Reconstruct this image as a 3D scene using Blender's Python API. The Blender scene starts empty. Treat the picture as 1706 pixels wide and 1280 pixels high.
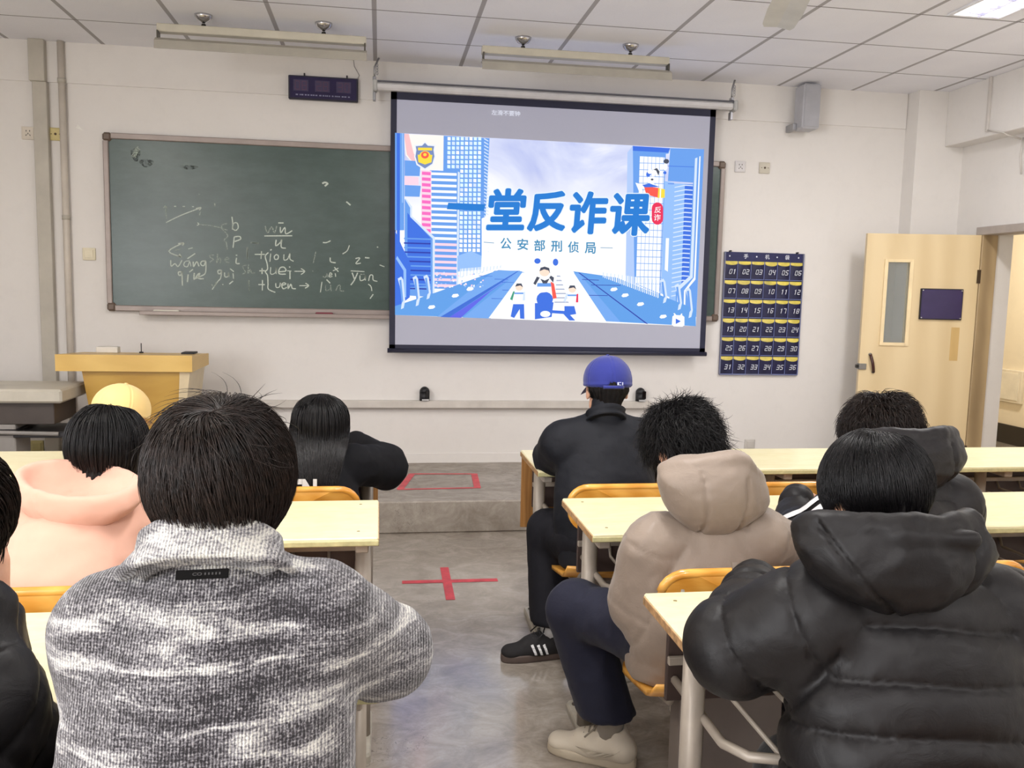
import bpy, math, random
import numpy as np
from mathutils import Vector, Matrix

# ------------------------------------------------------------------ camera, world, light, exposure
SC = bpy.context.scene
COL = SC.collection
CAM_POS = np.array([0.0, -6.373, 1.5])
FOC = 1441.9                       # focal length in photo pixels (1706 wide)
YAW, PITCH, ROLL = 0.1531, -0.1091, 0.0226


def _axes():
    cy, sy, cp, sp, cr, sr = (math.cos(YAW), math.sin(YAW), math.cos(PITCH), math.sin(PITCH),
                              math.cos(ROLL), math.sin(ROLL))
    f = np.array([sy * cp, cy * cp, sp]); rt = np.array([cy, -sy, 0.0]); up = np.cross(rt, f)
    return cr * rt + sr * up, -sr * rt + cr * up, f


RT, UP, FW = _axes()
cd = bpy.data.cameras.new('camera')
cam = bpy.data.objects.new('camera', cd); COL.objects.link(cam)
cd.sensor_width = 36.0; cd.lens = FOC / 1706 * 36.0; cd.clip_start = 0.05
M = Matrix([[RT[0], UP[0], -FW[0], CAM_POS[0]], [RT[1], UP[1], -FW[1], CAM_POS[1]],
            [RT[2], UP[2], -FW[2], CAM_POS[2]], [0, 0, 0, 1]])
cam.matrix_world = M
SC.camera = cam

SC.view_settings.view_transform = 'Standard'
SC.view_settings.look = 'None'
SC.view_settings.gamma = 1.0
SC.view_settings.use_curve_mapping = False
SC.view_settings.exposure = 0.0

world = bpy.data.worlds.new('world'); SC.world = world; world.use_nodes = True
world.node_tree.nodes['Background'].inputs[0].default_value = (1.0, 0.93, 0.82, 1)
world.node_tree.nodes['Background'].inputs[1].default_value = 0.6
LAMP_POWER = 45.0
FILL_WINDOW_POWER = 110.0                # watts of fill light from each of the added side windows                  # watts of each lit ceiling troffer
SLIDE_GLOW = 1.05                  # brightness of the projected picture

ROOM_X0, ROOM_X1, ROOM_Y0, CEIL = -3.7, 4.43, -9.6, 3.07


def at(u, v, Y=None, Z=None, X=None):
    """Photo pixel -> the point of a world plane it shows (used to measure where things stand)."""
    d = FW + (u - 853) / FOC * RT - (v - 640) / FOC * UP
    if Y is not None: t = (Y - CAM_POS[1]) / d[1]
    elif Z is not None: t = (Z - CAM_POS[2]) / d[2]
    else: t = (X - CAM_POS[0]) / d[0]
    return CAM_POS + t * d


# ------------------------------------------------------------------ materials
def lin(c):
    return tuple(((x / 255.0) / 12.92 if x / 255.0 <= 0.04045 else ((x / 255.0 + 0.055) / 1.055) ** 2.4) for x in c)


class NT:
    """tiny node helper"""
    def __init__(s, name):
        s.m = bpy.data.materials.new(name); s.m.use_nodes = True
        s.t = s.m.node_tree; s.b = s.t.nodes['Principled BSDF']
    def n(s, typ, **kw):
        nd = s.t.nodes.new(typ)
        ins = kw.pop('ins', {})
        for k, v in kw.items(): setattr(nd, k, v)
        for k, v in ins.items(): s.put(nd, k, v)
        return nd
    def put(s, nd, k, v):
        i = nd.inputs[k]
        if isinstance(v, tuple) and len(v) == 2 and isinstance(v[0], bpy.types.Node):
            s.t.links.new(v[0].outputs[v[1]], i)
        elif isinstance(v, bpy.types.Node): s.t.links.new(v.outputs[0], i)
        elif isinstance(v, (tuple, list)) and len(v) == 3 and i.type == 'RGBA': i.default_value = (*v, 1)
        else: i.default_value = v
    def math(s, op, a, b=0.0, c=0.0):
        nd = s.n('ShaderNodeMath', operation=op); s.put(nd, 0, a); s.put(nd, 1, b); s.put(nd, 2, c); return nd
    def mix(s, f, a, b, mode='MIX'):
        nd = s.n('ShaderNodeMix', data_type='RGBA', blend_type=mode)
        s.put(nd, 0, f)
        for k, v in ((6, a), (7, b)):
            i = nd.inputs[k]
            if isinstance(v, tuple) and isinstance(v[0], bpy.types.Node): s.t.links.new(v[0].outputs[v[1]], i)
            elif isinstance(v, bpy.types.Node): s.t.links.new(v.outputs[0], i)
            else: i.default_value = (*v, 1)
        return (nd, 2)
    def ramp(s, f, stops, mode='LINEAR'):
        nd = s.n('ShaderNodeValToRGB'); cr = nd.color_ramp; cr.interpolation = mode
        while len(cr.elements) < len(stops): cr.elements.new(0.5)
        for e, (p, c) in zip(cr.elements, stops):
            e.position = p; e.color = (*c, 1) if isinstance(c, tuple) else (c, c, c, 1)
        s.put(nd, 0, f); return nd
    def coord(s, scale=(1, 1, 1), rot=(0, 0, 0), kind='Object'):
        tc = s.n('ShaderNodeTexCoord'); mp = s.n('ShaderNodeMapping')
        s.t.links.new(tc.outputs[kind], mp.inputs[0])
        mp.inputs['Scale'].default_value = scale; mp.inputs['Rotation'].default_value = rot
        return mp
    def noise(s, scale, detail=3, rough=0.5, vec=None, dist=0.0):
        nd = s.n('ShaderNodeTexNoise'); nd.inputs['Scale'].default_value = scale
        nd.inputs['Detail'].default_value = detail; nd.inputs['Roughness'].default_value = rough
        nd.inputs['Distortion'].default_value = dist
        s.t.links.new((vec or s.coord()).outputs[0], nd.inputs['Vector']); return nd
    def bump(s, h, strength=0.3, dist=0.01, prev=None):
        nd = s.n('ShaderNodeBump'); nd.inputs['Strength'].default_value = strength
        nd.inputs['Distance'].default_value = dist; s.put(nd, 'Height', h)
        if prev: s.t.links.new(prev.outputs[0], nd.inputs['Normal'])
        s.t.links.new(nd.outputs[0], s.b.inputs['Normal']); return nd
    def set(s, **kw):
        names = dict(col='Base Color', rough='Roughness', metal='Metallic', spec='Specular IOR Level',
                     ec='Emission Color', es='Emission Strength', trans='Transmission Weight', alpha='Alpha',
                     sheen='Sheen Weight', sss='Subsurface Weight', coat='Coat Weight')
        for k, v in kw.items(): s.put(s.b, names[k], v)
        return s.m


MATS = {}


def mat(name, rgb, rough=0.6, metal=0.0, var=0.06, vscale=6.0, bump=0.0, bscale=60.0, spec=0.5, stretch=(1, 1, 1), **kw):
    """plain painted / plastic / metal surface with slight procedural variation"""
    if name in MATS: return MATS[name]
    t = NT(name); c = lin(rgb)
    if var > 0:
        nz = t.noise(vscale, 4, 0.6, t.coord(stretch))
        lo = tuple(x * (1 - var * 2.2) for x in c); hi = tuple(min(1, x * (1 + var * 1.6)) for x in c)
        col = t.ramp(nz, [(0.25, lo), (0.75, hi)])
    else: col = c
    t.set(col=col, rough=rough, metal=metal, spec=spec)
    if bump > 0: t.bump(t.noise(bscale, 3, 0.6, t.coord(stretch)), bump, 0.004)
    t.set(**kw)
    MATS[name] = t.m
    return t.m


def glow(name, rgb, k=1.0):
    if name in MATS: return MATS[name]
    t = NT(name); c = lin(rgb)
    t.set(col=(0.02, 0.02, 0.02), rough=0.8, ec=c, es=k * SLIDE_GLOW, spec=0.0)
    MATS[name] = t.m
    return t.m


# ------------------------------------------------------------------ mesh building
class MB:
    def __init__(s): s.v = []; s.f = []; s.m = []; s.mats = []; s.smooth = []
    def mi(s, m):
        if m not in s.mats: s.mats.append(m)
        return s.mats.index(m)
    def add(s, vs, fs, m, sm=False):
        b = len(s.v); k = s.mi(m)
        s.v.extend([tuple(map(float, q)) for q in vs])
        for f in fs: s.f.append(tuple(b + i for i in f)); s.m.append(k); s.smooth.append(sm)
    def box(s, c, d, m, R=None, bev=0.0):
        """box of centre c, full size d; bev chamfers every edge"""
        hx, hy, hz = [x / 2 for x in d]
        if bev <= 0:
            vs = [(sx * hx, sy * hy, sz * hz) for sz in (-1, 1) for sy in (-1, 1) for sx in (-1, 1)]
            fs = [(0, 2, 3, 1), (4, 5, 7, 6), (0, 1, 5, 4), (2, 6, 7, 3), (0, 4, 6, 2), (1, 3, 7, 5)]
        else:
            b = min(bev, hx * .9, hy * .9, hz * .9); vs = []; idx = {}
            for sx in (-1, 1):
                for sy in (-1, 1):
                    for sz in (-1, 1):
                        for a in range(3):
                            p = [sx * hx, sy * hy, sz * hz]
                            for q in range(3):
                                if q != a: p[q] -= (sx, sy, sz)[q] * b
                            idx[(sx, sy, sz, a)] = len(vs); vs.append(tuple(p))
            fs = []
            for a in range(3):
                o = [q for q in range(3) if q != a]
                for s_ in (-1, 1):
                    quad = []
                    for (p, q) in ((-1, -1), (1, -1), (1, 1), (-1, 1)):
                        k = [0, 0, 0]; k[a] = s_; k[o[0]] = p; k[o[1]] = q
                        quad.append(idx[(*k, a)])
                    fs.append(tuple(quad))
            for a in range(3):
                o = [q for q in range(3) if q != a]
                for p in (-1, 1):
                    for q in (-1, 1):
                        k1 = [0, 0, 0]; k1[a] = -1; k1[o[0]] = p; k1[o[1]] = q
                        k2 = list(k1); k2[a] = 1
                        fs.append((idx[(*k1, o[0])], idx[(*k2, o[0])], idx[(*k2, o[1])], idx[(*k1, o[1])]))
            for sx in (-1, 1):
                for sy in (-1, 1):
                    for sz in (-1, 1): fs.append(tuple(idx[(sx, sy, sz, a)] for a in range(3)))
        vs = [Vector(p) for p in vs]
        if R is not None: vs = [R @ p for p in vs]
        C = Vector(c)
        s.add([p + C for p in vs], fs, m)
        return s
    def bb(s, a, b, m, bev=0.0):
        return s.box([(x + y) / 2 for x, y in zip(a, b)], [abs(y - x) for x, y in zip(a, b)], m, None, bev)
    def tube(s, pts, r, m, n=8, cap=True, flat=None, sm=True):
        """tube along a polyline; r number or list; flat=(rx, rz) makes it an oval/rect section"""
        P = [Vector(p) for p in pts]; rs = r if hasattr(r, '__len__') else [r] * len(P)
        rings = []; vs = []
        up = Vector((0, 0, 1)); prev = None
        for i, p in enumerate(P):
            d = (P[min(i + 1, len(P) - 1)] - P[max(i - 1, 0)]).normalized()
            if prev is None:
                a = d.cross(up)
                if a.length < 1e-3: a = d.cross(Vector((1, 0, 0)))
                a.normalize()
            else:
                a = prev - d * prev.dot(d)
                a.normalize()
            prev = a; b = d.cross(a)
            ring = []
            for k in range(n):
                t = 2 * math.pi * (k + .5) / n
                q = p + (a * math.cos(t) + b * math.sin(t)) * rs[i]
                ring.append(len(vs)); vs.append(q)
            rings.append(ring)
        fs = []
        for A, B in zip(rings, rings[1:]):
            for k in range(n): fs.append((A[k], B[k], B[(k + 1) % n], A[(k + 1) % n]))
        if cap: fs += [tuple(rings[0]), tuple(reversed(rings[-1]))]
        s.add(vs, fs, m, sm); return s
    def lathe(s, prof, m, c=(0, 0, 0), n=24, R=None):
        vs = []; fs = []
        for r, z in prof:
            for k in range(n):
                t = 2 * math.pi * k / n; vs.append(Vector((r * math.cos(t), r * math.sin(t), z)))
        for i in range(len(prof) - 1):
            for k in range(n):
                a = i * n + k; b = i * n + (k + 1) % n; fs.append((a, b, b + n, a + n))
        fs.append(tuple(range(n - 1, -1, -1))); fs.append(tuple((len(prof) - 1) * n + k for k in range(n)))
        if R is not None: vs = [R @ v for v in vs]
        C = Vector(c); s.add([v + C for v in vs], fs, m, True); return s
    def prism(s, poly, y0, y1, m, R=None, c=(0, 0, 0)):
        """polygon in xz extruded from y0 to y1"""
        n = len(poly); vs = [Vector((x, y, z)) for y in (y0, y1) for x, z in poly]
        fs = [tuple(range(n)), tuple(range(2 * n - 1, n - 1, -1))]
        for k in range(n): fs.append((k, k + n, (k + 1) % n + n, (k + 1) % n))
        if R is not None: vs = [R @ v for v in vs]
        C = Vector(c); s.add([v + C for v in vs], fs, m); return s
    def quad(s, a, b, c, d, m): s.add([a, b, c, d], [(0, 1, 2, 3)], m); return s
    def build(s, name, parent=None, origin=None):
        me = bpy.data.meshes.new(name)
        if origin is not None and parent is None:
            s.v = [(x - origin[0], y - origin[1], z - origin[2]) for x, y, z in s.v]
        me.from_pydata(s.v, [], s.f)
        for m in s.mats: me.materials.append(m)
        me.polygons.foreach_set('material_index', s.m)
        me.polygons.foreach_set('use_smooth', s.smooth)
        me.update()
        fix_normals(me)
        o = bpy.data.objects.new(name, me); COL.objects.link(o)
        if parent is not None: adopt(o, parent)
        elif origin is not None: o.location = origin
        return o


def fix_normals(me):
    import bmesh
    bm = bmesh.new(); bm.from_mesh(me)
    bmesh.ops.recalc_face_normals(bm, faces=bm.faces); bm.to_mesh(me); bm.free()


def adopt(o, parent):
    """child meshes are modelled in the parent's own space when the parent sits at the origin, else in world space"""
    o.parent = parent
    w = Vector((0, 0, 0)); p = parent
    while p is not None: w = w + p.location; p = p.parent
    o.location = -w


def tag(o, label=None, cat=None, group=None, kind=None):
    if label: o['label'] = label
    if cat: o['category'] = cat
    if group: o['group'] = group
    if kind: o['kind'] = kind
    return o


def empty(name, loc, label, cat, group=None):
    o = bpy.data.objects.new(name, None); COL.objects.link(o); o.location = loc
    o.empty_display_size = 0.05
    return tag(o, label, cat, group)


def dup(root, delta, label=None, group=None):
    """copy of a thing with its parts and sub-parts, moved by delta"""
    r = root.copy(); COL.objects.link(r); r.location = Vector(root.location) + Vector(delta)
    if label: r['label'] = label
    if group: r['group'] = group
    for ch in list(root.children):
        c = ch.copy(); COL.objects.link(c); c.parent = r
        for g in list(ch.children):
            d = g.copy(); COL.objects.link(d); d.parent = c
    return r


def struct(mb, name): return tag(mb.build(name), kind='structure')


def text_tris(body, offset=0.0, shear=0.0, spacing=1.0):
    """outlines of a line of text as (verts, faces), lower left at the origin, one em = 1"""
    c = bpy.data.curves.new('txt', 'FONT'); c.body = body; c.offset = offset; c.shear = shear
    c.space_character = spacing; c.resolution_u = 3
    o = bpy.data.objects.new('txt', c); COL.objects.link(o); bpy.context.view_layer.update()
    me = bpy.data.meshes.new_from_object(o)
    V = [(v.co.x, v.co.y) for v in me.vertices]; F = [tuple(p.vertices) for p in me.polygons]
    bpy.data.objects.remove(o); bpy.data.curves.remove(c); bpy.data.meshes.remove(me)
    return V, F


def text_box(mb, body, m, fn, offset=0.0, shear=0.0):
    """write body filling the unit square of fn(u, v) -> 3-D point"""
    V, F = text_tris(body, offset, shear)
    if not V: return
    xs = [v[0] for v in V]; ys = [v[1] for v in V]
    x0, x1, y0, y1 = min(xs), max(xs), min(ys), max(ys)
    mb.add([fn((x - x0) / max(1e-6, x1 - x0), (y - y0) / max(1e-6, y1 - y0)) for x, y in V], F, m)

# ------------------------------------------------------------------ the room
def m_wall(name, rgb):
    t = NT(name); c = lin(rgb)
    n1 = t.noise(1.3, 5, 0.65); n2 = t.noise(9, 4, 0.7)
    a = t.ramp(n1, [(0.3, tuple(x * .93 for x in c)), (0.62, c)])
    b = t.ramp(n2, [(0.25, tuple(x * .95 for x in c)), (0.5, tuple(min(1, x * 1.01) for x in c))])
    col = t.mix(0.5, a, b)
    t.set(col=col, rough=0.75, spec=0.25)
    t.bump(t.noise(30, 4, 0.6), 0.12, 0.004)
    return t.m


def m_concrete(name, glossy=True):
    t = NT(name)
    v = t.coord((1, 1.35, 1))
    n1 = t.noise(1.7, 7, 0.64, v, .7); n2 = t.noise(6.0, 9, 0.72, v, .9); n3 = t.noise(46, 5, 0.7, v)
    a = t.ramp(n1, [(0.30, lin((134, 123, 111))), (0.5, lin((160, 151, 140))), (0.72, lin((186, 178, 168)))])
    b = t.ramp(n2, [(0.36, lin((124, 113, 102))), (0.5, lin((160, 151, 140))), (0.62, lin((190, 182, 172)))])
    c = t.mix(0.5, a, b)
    c = t.mix(t.ramp(n3, [(0.3, 0.0), (0.7, 0.22)]), c, lin((108, 98, 88)))
    vo = t.n('ShaderNodeTexVoronoi', feature='DISTANCE_TO_EDGE'); vo.inputs['Scale'].default_value = 1.15
    vv = t.n('ShaderNodeVectorMath', operation='ADD'); t.put(vv, 0, t.coord())
    t.t.links.new(t.noise(3.0, 5, 0.7).outputs['Color'], vv.inputs[1]); t.t.links.new(vv.outputs[0], vo.inputs['Vector'])
    crack = t.ramp((vo, 0), [(0.0, 1.0), (0.0035, 0.0)])
    gate = t.ramp(t.noise(0.9, 2), [(0.5, 0.0), (0.6, 0.7)])
    c = t.mix(t.math('MULTIPLY', crack, gate), c, lin((70, 62, 55)))
    r = t.ramp(t.noise(3.5, 7, 0.7, v, 1.0), [(0.3, 0.10 if glossy else 0.5), (0.7, 0.27 if glossy else 0.7)])
    t.set(col=c, rough=r, spec=0.7)
    if glossy: t.set(coat=.6); t.b.inputs['Coat Roughness'].default_value = .10
    t.bump(n2, 0.035, 0.006)
    return t.m


def m_ceiling():
    t = NT('ceiling_tiles'); tc = t.n('ShaderNodeTexCoord'); sp = t.n('ShaderNodeSeparateXYZ')
    t.t.links.new(tc.outputs['Object'], sp.inputs[0])
    def lines(out, off, half):
        f = t.math('FRACT', t.math('ADD', t.math('DIVIDE', (sp, out), 0.6), off + 20.0))
        d = t.math('ABSOLUTE', t.math('SUBTRACT', f, 0.5))
        return t.math('LESS_THAN', d, half / 0.6)
    lx = lines(0, 0.5 + 1.8408 / 0.6, 0.0135)      # grid lines running towards the front wall
    ly = lines(1, 0.5 + 0.558 / 0.6, 0.0055)
    base = t.ramp(t.noise(2.0, 3), [(0.3, lin((240, 240, 247))), (0.7, lin((247, 247, 253)))])
    sp2 = t.ramp(t.noise(220, 2), [(0.60, 0.0), (0.68, 0.10)])
    base = t.mix(sp2, base, lin((160, 156, 152)))
    c = t.mix(lx, base, lin((176, 173, 176)))
    c = t.mix(ly, c, lin((130, 126, 126)))
    t.set(col=c, rough=0.85, spec=0.2)
    return t.m


def m_wood(name, a, b, scale=(1, 8, 8), rough=0.4, coat=0.0, ws=2.0):
    t = NT(name); v = t.coord(scale)
    n = t.noise(ws, 6, 0.6, v, 1.5); w = t.n('ShaderNodeTexWave'); w.inputs['Scale'].default_value = ws * 1.2
    w.inputs['Distortion'].default_value = 6; w.inputs['Detail'].default_value = 3
    t.t.links.new(v.outputs[0], w.inputs[0])
    f = t.math('ADD', t.math('MULTIPLY', n, 0.7), t.math('MULTIPLY', (w, 1), 0.3))
    t.set(col=t.ramp(f, [(0.3, lin(a)), (0.7, lin(b))]), rough=rough, coat=coat)
    t.bump(n, 0.05, 0.003)
    return t.m


WALL = m_wall('white_plaster', (230, 226, 222))
WALL2 = m_wall('grey_white_plaster', (200, 195, 188))
FLOOR = m_concrete('polished_concrete')
STEP = m_concrete('rough_concrete', False)
CEILM = m_ceiling()
CREAM = m_wall('corridor_cream', (236, 224, 200))
BLACK = mat('black_plastic', (26, 26, 30), 0.5)

# floor, ceiling
b = MB(); b.bb((ROOM_X0 - .3, ROOM_Y0 - .2, -0.1), (8.2, 3.2, 0.0), FLOOR); struct(b, 'floor')
b = MB(); b.bb((ROOM_X0 - .2, ROOM_Y0 - .2, CEIL), (ROOM_X1 + .3, 0.2, CEIL + .1), CEILM); struct(b, 'ceiling')
# front wall with a slightly proud band above z=2.81 (the beam line)
b = MB(); b.bb((ROOM_X0 - .2, 0.0, 0), (ROOM_X1 + .25, 0.25, CEIL), WALL)
struct(b, 'wall_front')
b = MB(); b.bb((ROOM_X0, -0.012, 2.805), (4.03, 0.0, CEIL), WALL); struct(b, 'trim_1')
b = MB(); b.bb((4.035, -0.15, 0.0), (ROOM_X1, 0.0, CEIL), WALL); struct(b, 'wall_column_front')
# left, back walls
ADDED_WINS = [(-7.7, -6.4), (-9.3, -8.0)]                 # windows added to the left wall, out of view, as a light source
b = MB(); ye = 0.0
for (w0, w1) in ADDED_WINS:
    b.bb((ROOM_X0 - .2, w1, 0), (ROOM_X0, ye, CEIL), WALL); b.bb((ROOM_X0 - .2, w0, 0), (ROOM_X0, w1, .9), WALL); b.bb((ROOM_X0 - .2, w0, 2.6), (ROOM_X0, w1, CEIL), WALL); ye = w0
b.bb((ROOM_X0 - .2, ROOM_Y0, 0), (ROOM_X0, ye, CEIL), WALL)
struct(b, 'wall_left')
for k_, (w0, w1) in enumerate(ADDED_WINS):
    FRW = mat('window_frame_white', (220, 220, 218), .35); b = MB()
    for a, c_ in (((w0, .9), (w1, .95)), ((w0, 2.55), (w1, 2.6)), ((w0, .9), (w0 + .05, 2.6)), ((w1 - .05, .9), (w1, 2.6)), (((w0 + w1) / 2 - .03, .9), ((w0 + w1) / 2 + .03, 2.6))):
        b.bb((ROOM_X0 - .12, a[0], a[1]), (ROOM_X0 - .06, c_[0], c_[1]), FRW, .004)
    wo = struct(b, 'window_%d' % (k_ + 1))
    b = MB(); b.bb((ROOM_X0 - .11, w0 + .03, .93), (ROOM_X0 - .10, w1 - .03, 2.57), glow('window_daylight', (236, 242, 255), 1.5)); b.build('pane', wo)  # glowing pane of an added opening, stands in for daylight
    la = bpy.data.lights.new('window_light', 'AREA'); la.shape = 'RECTANGLE'; la.size = w1 - w0 - .2; la.size_y = 1.5; la.energy = FILL_WINDOW_POWER; la.color = (.97, .98, 1.0)  # fill lamp added to brighten the ceiling and walls
    lo = bpy.data.objects.new('window_light', la); COL.objects.link(lo); lo.location = (ROOM_X0 + .02, (w0 + w1) / 2, 1.75); lo.rotation_euler = (math.radians(90), 0, math.radians(-90))
b = MB(); b.bb((ROOM_X0 - .2, ROOM_Y0 - .2, 0), (ROOM_X1 + .25, ROOM_Y0, CEIL), WALL); struct(b, 'wall_back')
# right wall: opening for the door y -1.42..-0.46, z 0..1.985
DY0, DY1, DZ = -1.42, -0.47, 1.985
b = MB(); X0, X1 = ROOM_X1, ROOM_X1 + .24
b.bb((X0, DY1, 0), (X1, 0.0, CEIL), WALL); b.bb((X0, ROOM_Y0, 0), (X1, DY0, CEIL), WALL)
b.bb((X0, DY0, DZ), (X1, DY1, CEIL), WALL)
struct(b, 'wall_right')
b = MB(); b.bb((4.275, ROOM_Y0, 2.66), (ROOM_X1, -0.15, CEIL), WALL, 0.004); struct(b, 'wall_beam_right')
# teaching platform
b = MB(); b.bb((ROOM_X0, -1.18, 0), (3.35, 0, 0.2), STEP, 0.008); struct(b, 'platform')
b = MB()
SKIRT = mat('grey_skirting_paint', (190, 182, 170), 0.6)
b.bb((ROOM_X0, -0.010, 0.2), (3.35, 0.0, 0.27), WALL); struct(b, 'baseboard_front')
# corridor beyond the door
b = MB(); b.bb((6.55, -3.0, 0), (6.75, 3.2, 3.0), CREAM); struct(b, 'wall_corridor')
b = MB(); b.bb((6.53, -3.0, 0.0), (6.55, 3.2, 0.20), mat('black_skirting', (40, 34, 30), 0.4)); struct(b, 'baseboard_corridor')
b = MB(); b.bb((4.67, -3.0, 3.0), (6.75, 3.2, 3.1), WALL); struct(b, 'ceiling_corridor')
b = MB(); b.bb((4.67, 3.0, 0), (6.55, 3.2, 3.0), CREAM); b.bb((4.67, -3.2, 0), (6.75, -3.0, 3.0), CREAM); b.bb((4.6, 0.25, 0), (4.67, 3.0, 3.0), CREAM)
struct(b, 'wall_corridor_end')
PANEL = mat('cream_panel_paint', (230, 220, 200), 0.4)
b = MB(); b.bb((6.515, 1.57, 0.44), (6.55, 2.3, 0.78), PANEL, .004); b.bb((6.508, 1.61, 0.47), (6.518, 2.26, 0.75), mat('cream_panel_inset', (234, 226, 208), .4))
tag(b.build('access_panel', origin=(6.53, 1.9, .6)), 'small cream access panel on the corridor wall beyond the door', 'panel')
# door frame (right wall)
DF = m_wood('pale_door_wood', (218, 194, 150), (230, 208, 166), (1, 1, .2), 0.3, ws=1.2)
DFD = m_wood('brown_frame_wood', (150, 128, 96), (186, 162, 124), (1, 1, .3), 0.45)
GREYP = mat('grey_lintel_paint', (172, 162, 155), 0.5, bump=.2)
b = MB()
b.bb((X0 - .035, DY1 - .035, 0), (X0 + .09, DY1 + .02, DZ + .02), DFD, .003)
b.bb((X0 - .02, DY0 - .02, 0), (X0 + .09, DY0 + .035, DZ + .02), DFD, .003)
b.bb((X0 - .045, DY0 - .03, DZ - .01), (X0 + .09, DY1 + .035, DZ + .05), GREYP, .004)
struct(b, 'door_frame_1')

# the open door leaf: hinge (4.40,-.47) -> free edge (3.60,-.27)
hx, hy, ex, ey = 4.395, -0.475, 3.60, -0.285
L = math.hypot(hx - ex, hy - ey); ang = math.atan2(ey - hy, ex - hx)
RD = Matrix.Rotation(ang, 3, 'Z')           # local +x runs from the hinge to the free edge
def dbox(mb, x0, x1, z0, z1, y0, y1, m, bev=0.0):
    c = RD @ Vector(((x0 + x1) / 2, (y0 + y1) / 2, 0)); mb.box((c.x, c.y, (z0 + z1) / 2), (x1 - x0, y1 - y0, z1 - z0), m, RD.to_4x4().to_3x3(), bev)
dr = bpy.data.objects.new('door_1', None); COL.objects.link(dr); dr.location = (hx, hy, 0); tag(dr, kind='structure')
def dpart(mb, name, label=None, parent=None):
    o = mb.build(name); o.parent = parent or dr
    if label: o['label'] = label
    return o
wx0, wx1, wz0, wz1 = 0.495, 0.66, 1.165, 1.765
b = MB()
dbox(b, 0, wx0, .01, 1.975, -.02, .02, DF); dbox(b, wx1, L, .01, 1.975, -.02, .02, DF)
dbox(b, wx0, wx1, wz1, 1.975, -.02, .02, DF); dbox(b, wx0, wx1, .01, wz0, -.02, .02, DF)
leaf = dpart(b, 'leaf')
b = MB(); PF = mat('pale_bead', (242, 220, 176), .35)
for yy in (-.026, .026):
    dbox(b, wx0 - .022, wx0 + .004, wz0 - .022, wz1 + .022, yy - .006, yy + .006, PF); dbox(b, wx1 - .004, wx1 + .022, wz0 - .022, wz1 + .022, yy - .006, yy + .006, PF)
    dbox(b, wx0, wx1, wz1, wz1 + .022, yy - .006, yy + .006, PF); dbox(b, wx0, wx1, wz0 - .022, wz0, yy - .006, yy + .006, PF)
dpart(b, 'window_bead')
b = MB(); gm = NT('door_glass'); gm.set(col=(0.75, .8, .8), rough=0.12, trans=0.85, spec=.5); gm.b.inputs['IOR'].default_value = 1.05
dbox(b, wx0, wx1, wz0, wz1, -.003, .003, gm.m); dpart(b, 'window_pane')
# black tablet-like board on the leaf (room side is local +y since local x points to -x)
SIDE = 1
b = MB(); dbox(b, 0.105, 0.41, 1.345, 1.575, SIDE * .02, SIDE * .04, mat('sign_frame_black', (22, 20, 26), .3), .003)
dbox(b, 0.112, 0.403, 1.352, 1.568, SIDE * .038, SIDE * .043, mat('sign_face_indigo', (52, 40, 84), .22))
for sx_ in (.118, .397):
    for sz_ in (1.358, 1.562): dbox(b, sx_ - .004, sx_ + .004, sz_ - .004, sz_ + .004, SIDE * .04, SIDE * .048, mat('steel_dot', (200, 200, 200), .3, 1.0))
dpart(b, 'name_plate', 'dark indigo blank plate in a black frame')
STEEL = mat('worn_steel', (150, 148, 145), .35, .9, bump=.1)
b = MB(); dbox(b, L - .05, L + .004, .955, 1.0, -.028, .034, STEEL, .002); dbox(b, L - .004, L + .02, .965, .99, -.012, .012, mat('dark_steel', (70, 68, 66), .4, .8))
dpart(b, 'lock_plate', 'grey steel lock plate')
b = MB(); pts = [RD @ Vector((L - .075, .03 + .02 * math.sin(t * 3.1), .1 * 0 + 1.07 - .13 * t)) + Vector((0.018 * 0, 0, 0)) for t in np.linspace(0, 1, 7)]
pts = [p + (RD @ Vector((-.035 * (1 - t) * 0 - .03 * t, 0, 0))) for p, t in zip(pts, np.linspace(0, 1, 7))]
b.tube(pts, .011, mat('dark_brown_handle', (72, 38, 34), .35), 10)
b.tube([pts[0], pts[0] - (RD @ Vector((0, .035, 0)))], .012, STEEL); b.tube([pts[-1], pts[-1] - (RD @ Vector((0, .03, 0)))], .012, STEEL)
dpart(b, 'door_handle', 'dark brown curved pull handle')
for zz in (1.62, .3):
    b = MB(); dbox(b, -.012, .012, zz, zz + .1, .014, .03, mat('hinge_steel', (88, 74, 60), .4, .8)); dpart(b, 'hinge')
b = MB(); dbox(b, .105, .165, 1.04, 1.29, SIDE * .0202, SIDE * .0212, m_wood('pale_patch_wood', (206, 172, 112), (224, 192, 132), (1, 1, .3))); dpart(b, 'wood_patch', 'slightly darker rectangular wood patch')

# unseen ceiling lamp, added because the corridor was too dark
r = empty('corridor_light', (5.6, .6, 3.0), 'warm ceiling light in the corridor beyond the door', 'ceiling light')
b = MB(); b.bb((5.45, .1, 2.95), (5.75, 1.1, 3.0), mat('corridor_lamp_body', (230, 226, 216), .4), .006); b.build('body_tray', r)
b = MB(); b.bb((5.47, .12, 2.943), (5.73, 1.08, 2.951), glow('corridor_lamp_glow', (255, 240, 210), 3.0)); b.build('diffuser', r)
la = bpy.data.lights.new('corridor_lamp', 'AREA'); la.shape = 'RECTANGLE'; la.size = .25; la.size_y = .95; la.energy = 60; la.color = (1.0, .94, .83)
lo = bpy.data.objects.new('corridor_lamp', la); COL.objects.link(lo); lo.parent = r; lo.location = (0, 0, -.07)

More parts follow.
